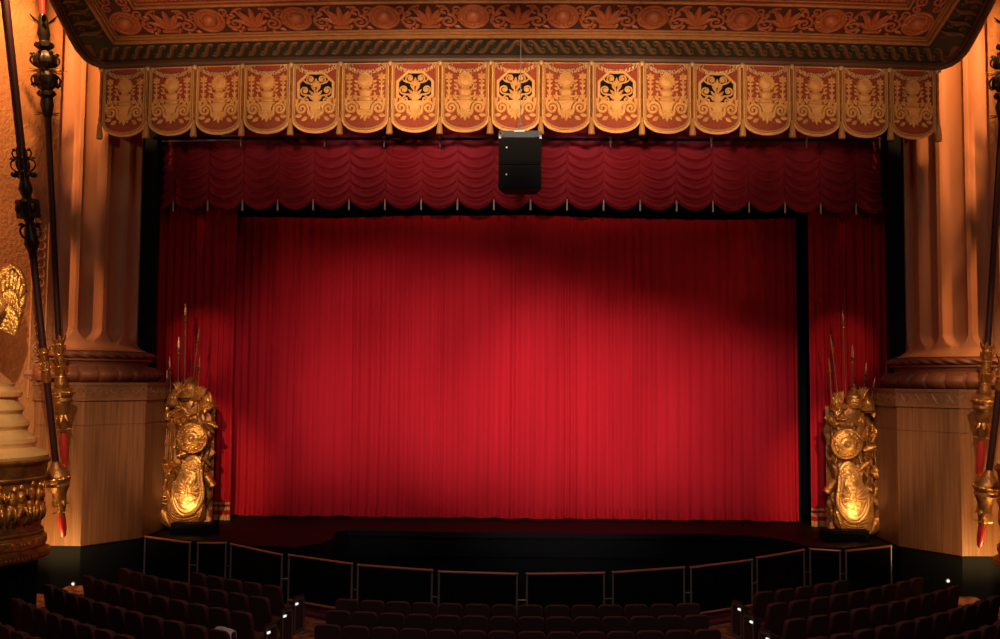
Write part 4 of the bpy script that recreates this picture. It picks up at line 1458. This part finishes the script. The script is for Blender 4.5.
def area(name, loc, target, energy, sx, sy, color):
    l = bpy.data.lights.new(name, 'AREA')
    l.energy = energy; l.shape = 'RECTANGLE'; l.size = sx; l.size_y = sy; l.color = color
    o = bpy.data.objects.new(name, l)
    COL.objects.link(o)
    o.location = loc
    o.rotation_euler = (V(target) - V(loc)).to_track_quat('-Z', 'Y').to_euler()
    o.visible_camera = False
    return o


WARM = (1, .62, .30)
# front-of-house wash on the curtain: a row of soft spots
RW = (1, .86, .84)
for x, zc, r_, e in ((-7.0, 4.3, 3.4, .35), (-5.1, 5.3, 4.2, .70), (-2.9, 5.4, 4.4, 1.0), (-.6, 5.0, 4.2, 1.15), (1.8, 4.6, 4.0, 1.3), (4.1, 4.15, 3.8, 1.15), (6.5, 3.65, 3.4, .95)):
    spot('wash_spot', (x * .35, 4, 7.2), (x, 27.6, zc), 5000 * e, 2 * math.degrees(math.atan(r_ / 24)), .8, RW, .12)
spot('wash_low', (0, 4, 7.2), (1.2, 27.6, 3.2), 7500, 22, 1, RW, .12)
spot('wash_low', (-1.5, 4, 7.2), (-4.3, 27.6, 3.1), 4200, 18, 1, RW, .12)
spot('festoon_spill', (0, 4, 6.2), (.5, 26, 9.4), 800, 22, 1, RW, .12)
for x, e in ((-7.6, .35), (-4.6, .8), (-1.6, 1), (1.6, 1), (4.6, .8), (7.6, .35)):  # unseen top lights added behind the valance to bring out the folds
    spot('festoon_spot', (x, 24.3, 12.5), (x, 25.75, 10.0), 38 * e, 80, 1, RW, .06)
# pool of warm light on the middle of the valance
for x, e in ((-8.6, .6), (-6.2, 1.0), (-3.8, 2.7), (-1.4, 4.1), (1.4, 4.1), (3.8, 2.6), (6.2, .9), (8.6, .5)):
    spot('valance_spot', (x * .9, 12, 9.3), (x, 21.9, 11.5), 1000 * e, 29, 1, (1, .67, .39), .15)
for sx in (-1, 1):
    spot('column_spot', (sx * 10.14, 19.6, 14.75), (sx * 11.2, 23.0, 8.4), 1900, 110, .6, (1, .50, .19), .12)
    for zt, e in ((10.6, .8), (7.4, 1.0), (4.4, .8)):
        spot('column_fill', (sx * 14.4, 14.2, 12.6), (sx * 12.25, 22.9, zt), 3700 * e, 20.5, .55, (1, .46, .19), .15)
    spot('soffit_side', (sx * 6.6, 15, 8.4), (sx * 6.9, 21, 12.9), 680 if sx < 0 else 320, 36, .9, (1, .50, .22), .15)
    spot('trophy_spot', (sx * 8.35, 24.2, 1.55), (sx * 8.55, 25.1, 2.6), 42, 100, .8, (1, .66, .34), .05)
    spot('trophy_key', (sx * 5.5, 8, 10.5), (sx * 8.5, 25.3, 3.0), 8200, 13, .8, (1, .64, .36), .1)
    spot('spear_spot', (sx * 6.5, 9, 10.0), (sx * 8.6, 25.3, 6.3), 2600, 7.5, .8, (1, .66, .40), .1)
    spot('statue_spot', (sx * 6, 11, 11), (sx * 11.0, 19.8, 4.8), 4600, 32, .8, (1, .72, .42), .1)
    spot('pedestal_spot', (sx * 10.75, 21.15, .7), (sx * 10.5, 22.5, 2.4), 290, 120, .8, (1, .58, .18), .08)
    spot('floor_spill', (sx * 10.2, 21.6, 2.0), (sx * 10.2, 21.6, 0), 40, 130, .8, (1, .5, .2), .08)
# dim house light
area('house_light', (0, 11, 13.5), (0, 14, 0), 330, 14, 6, (1, .80, .70))
sg = area('soffit_glow', (0, 17, 6), (0, 18.6, 13), 95, 19, 2, (1, .38, .16))
sg.data.spread = radians(75)

scn.view_settings.view_transform = 'Standard'
scn.view_settings.look = 'None'
scn.view_settings.gamma = 1
scn.view_settings.exposure = 0
scn.view_settings.use_curve_mapping = False
scn.cycles.use_denoising = True
scn.cycles.max_bounces = 6
scn.cycles.sample_clamp_indirect = 4
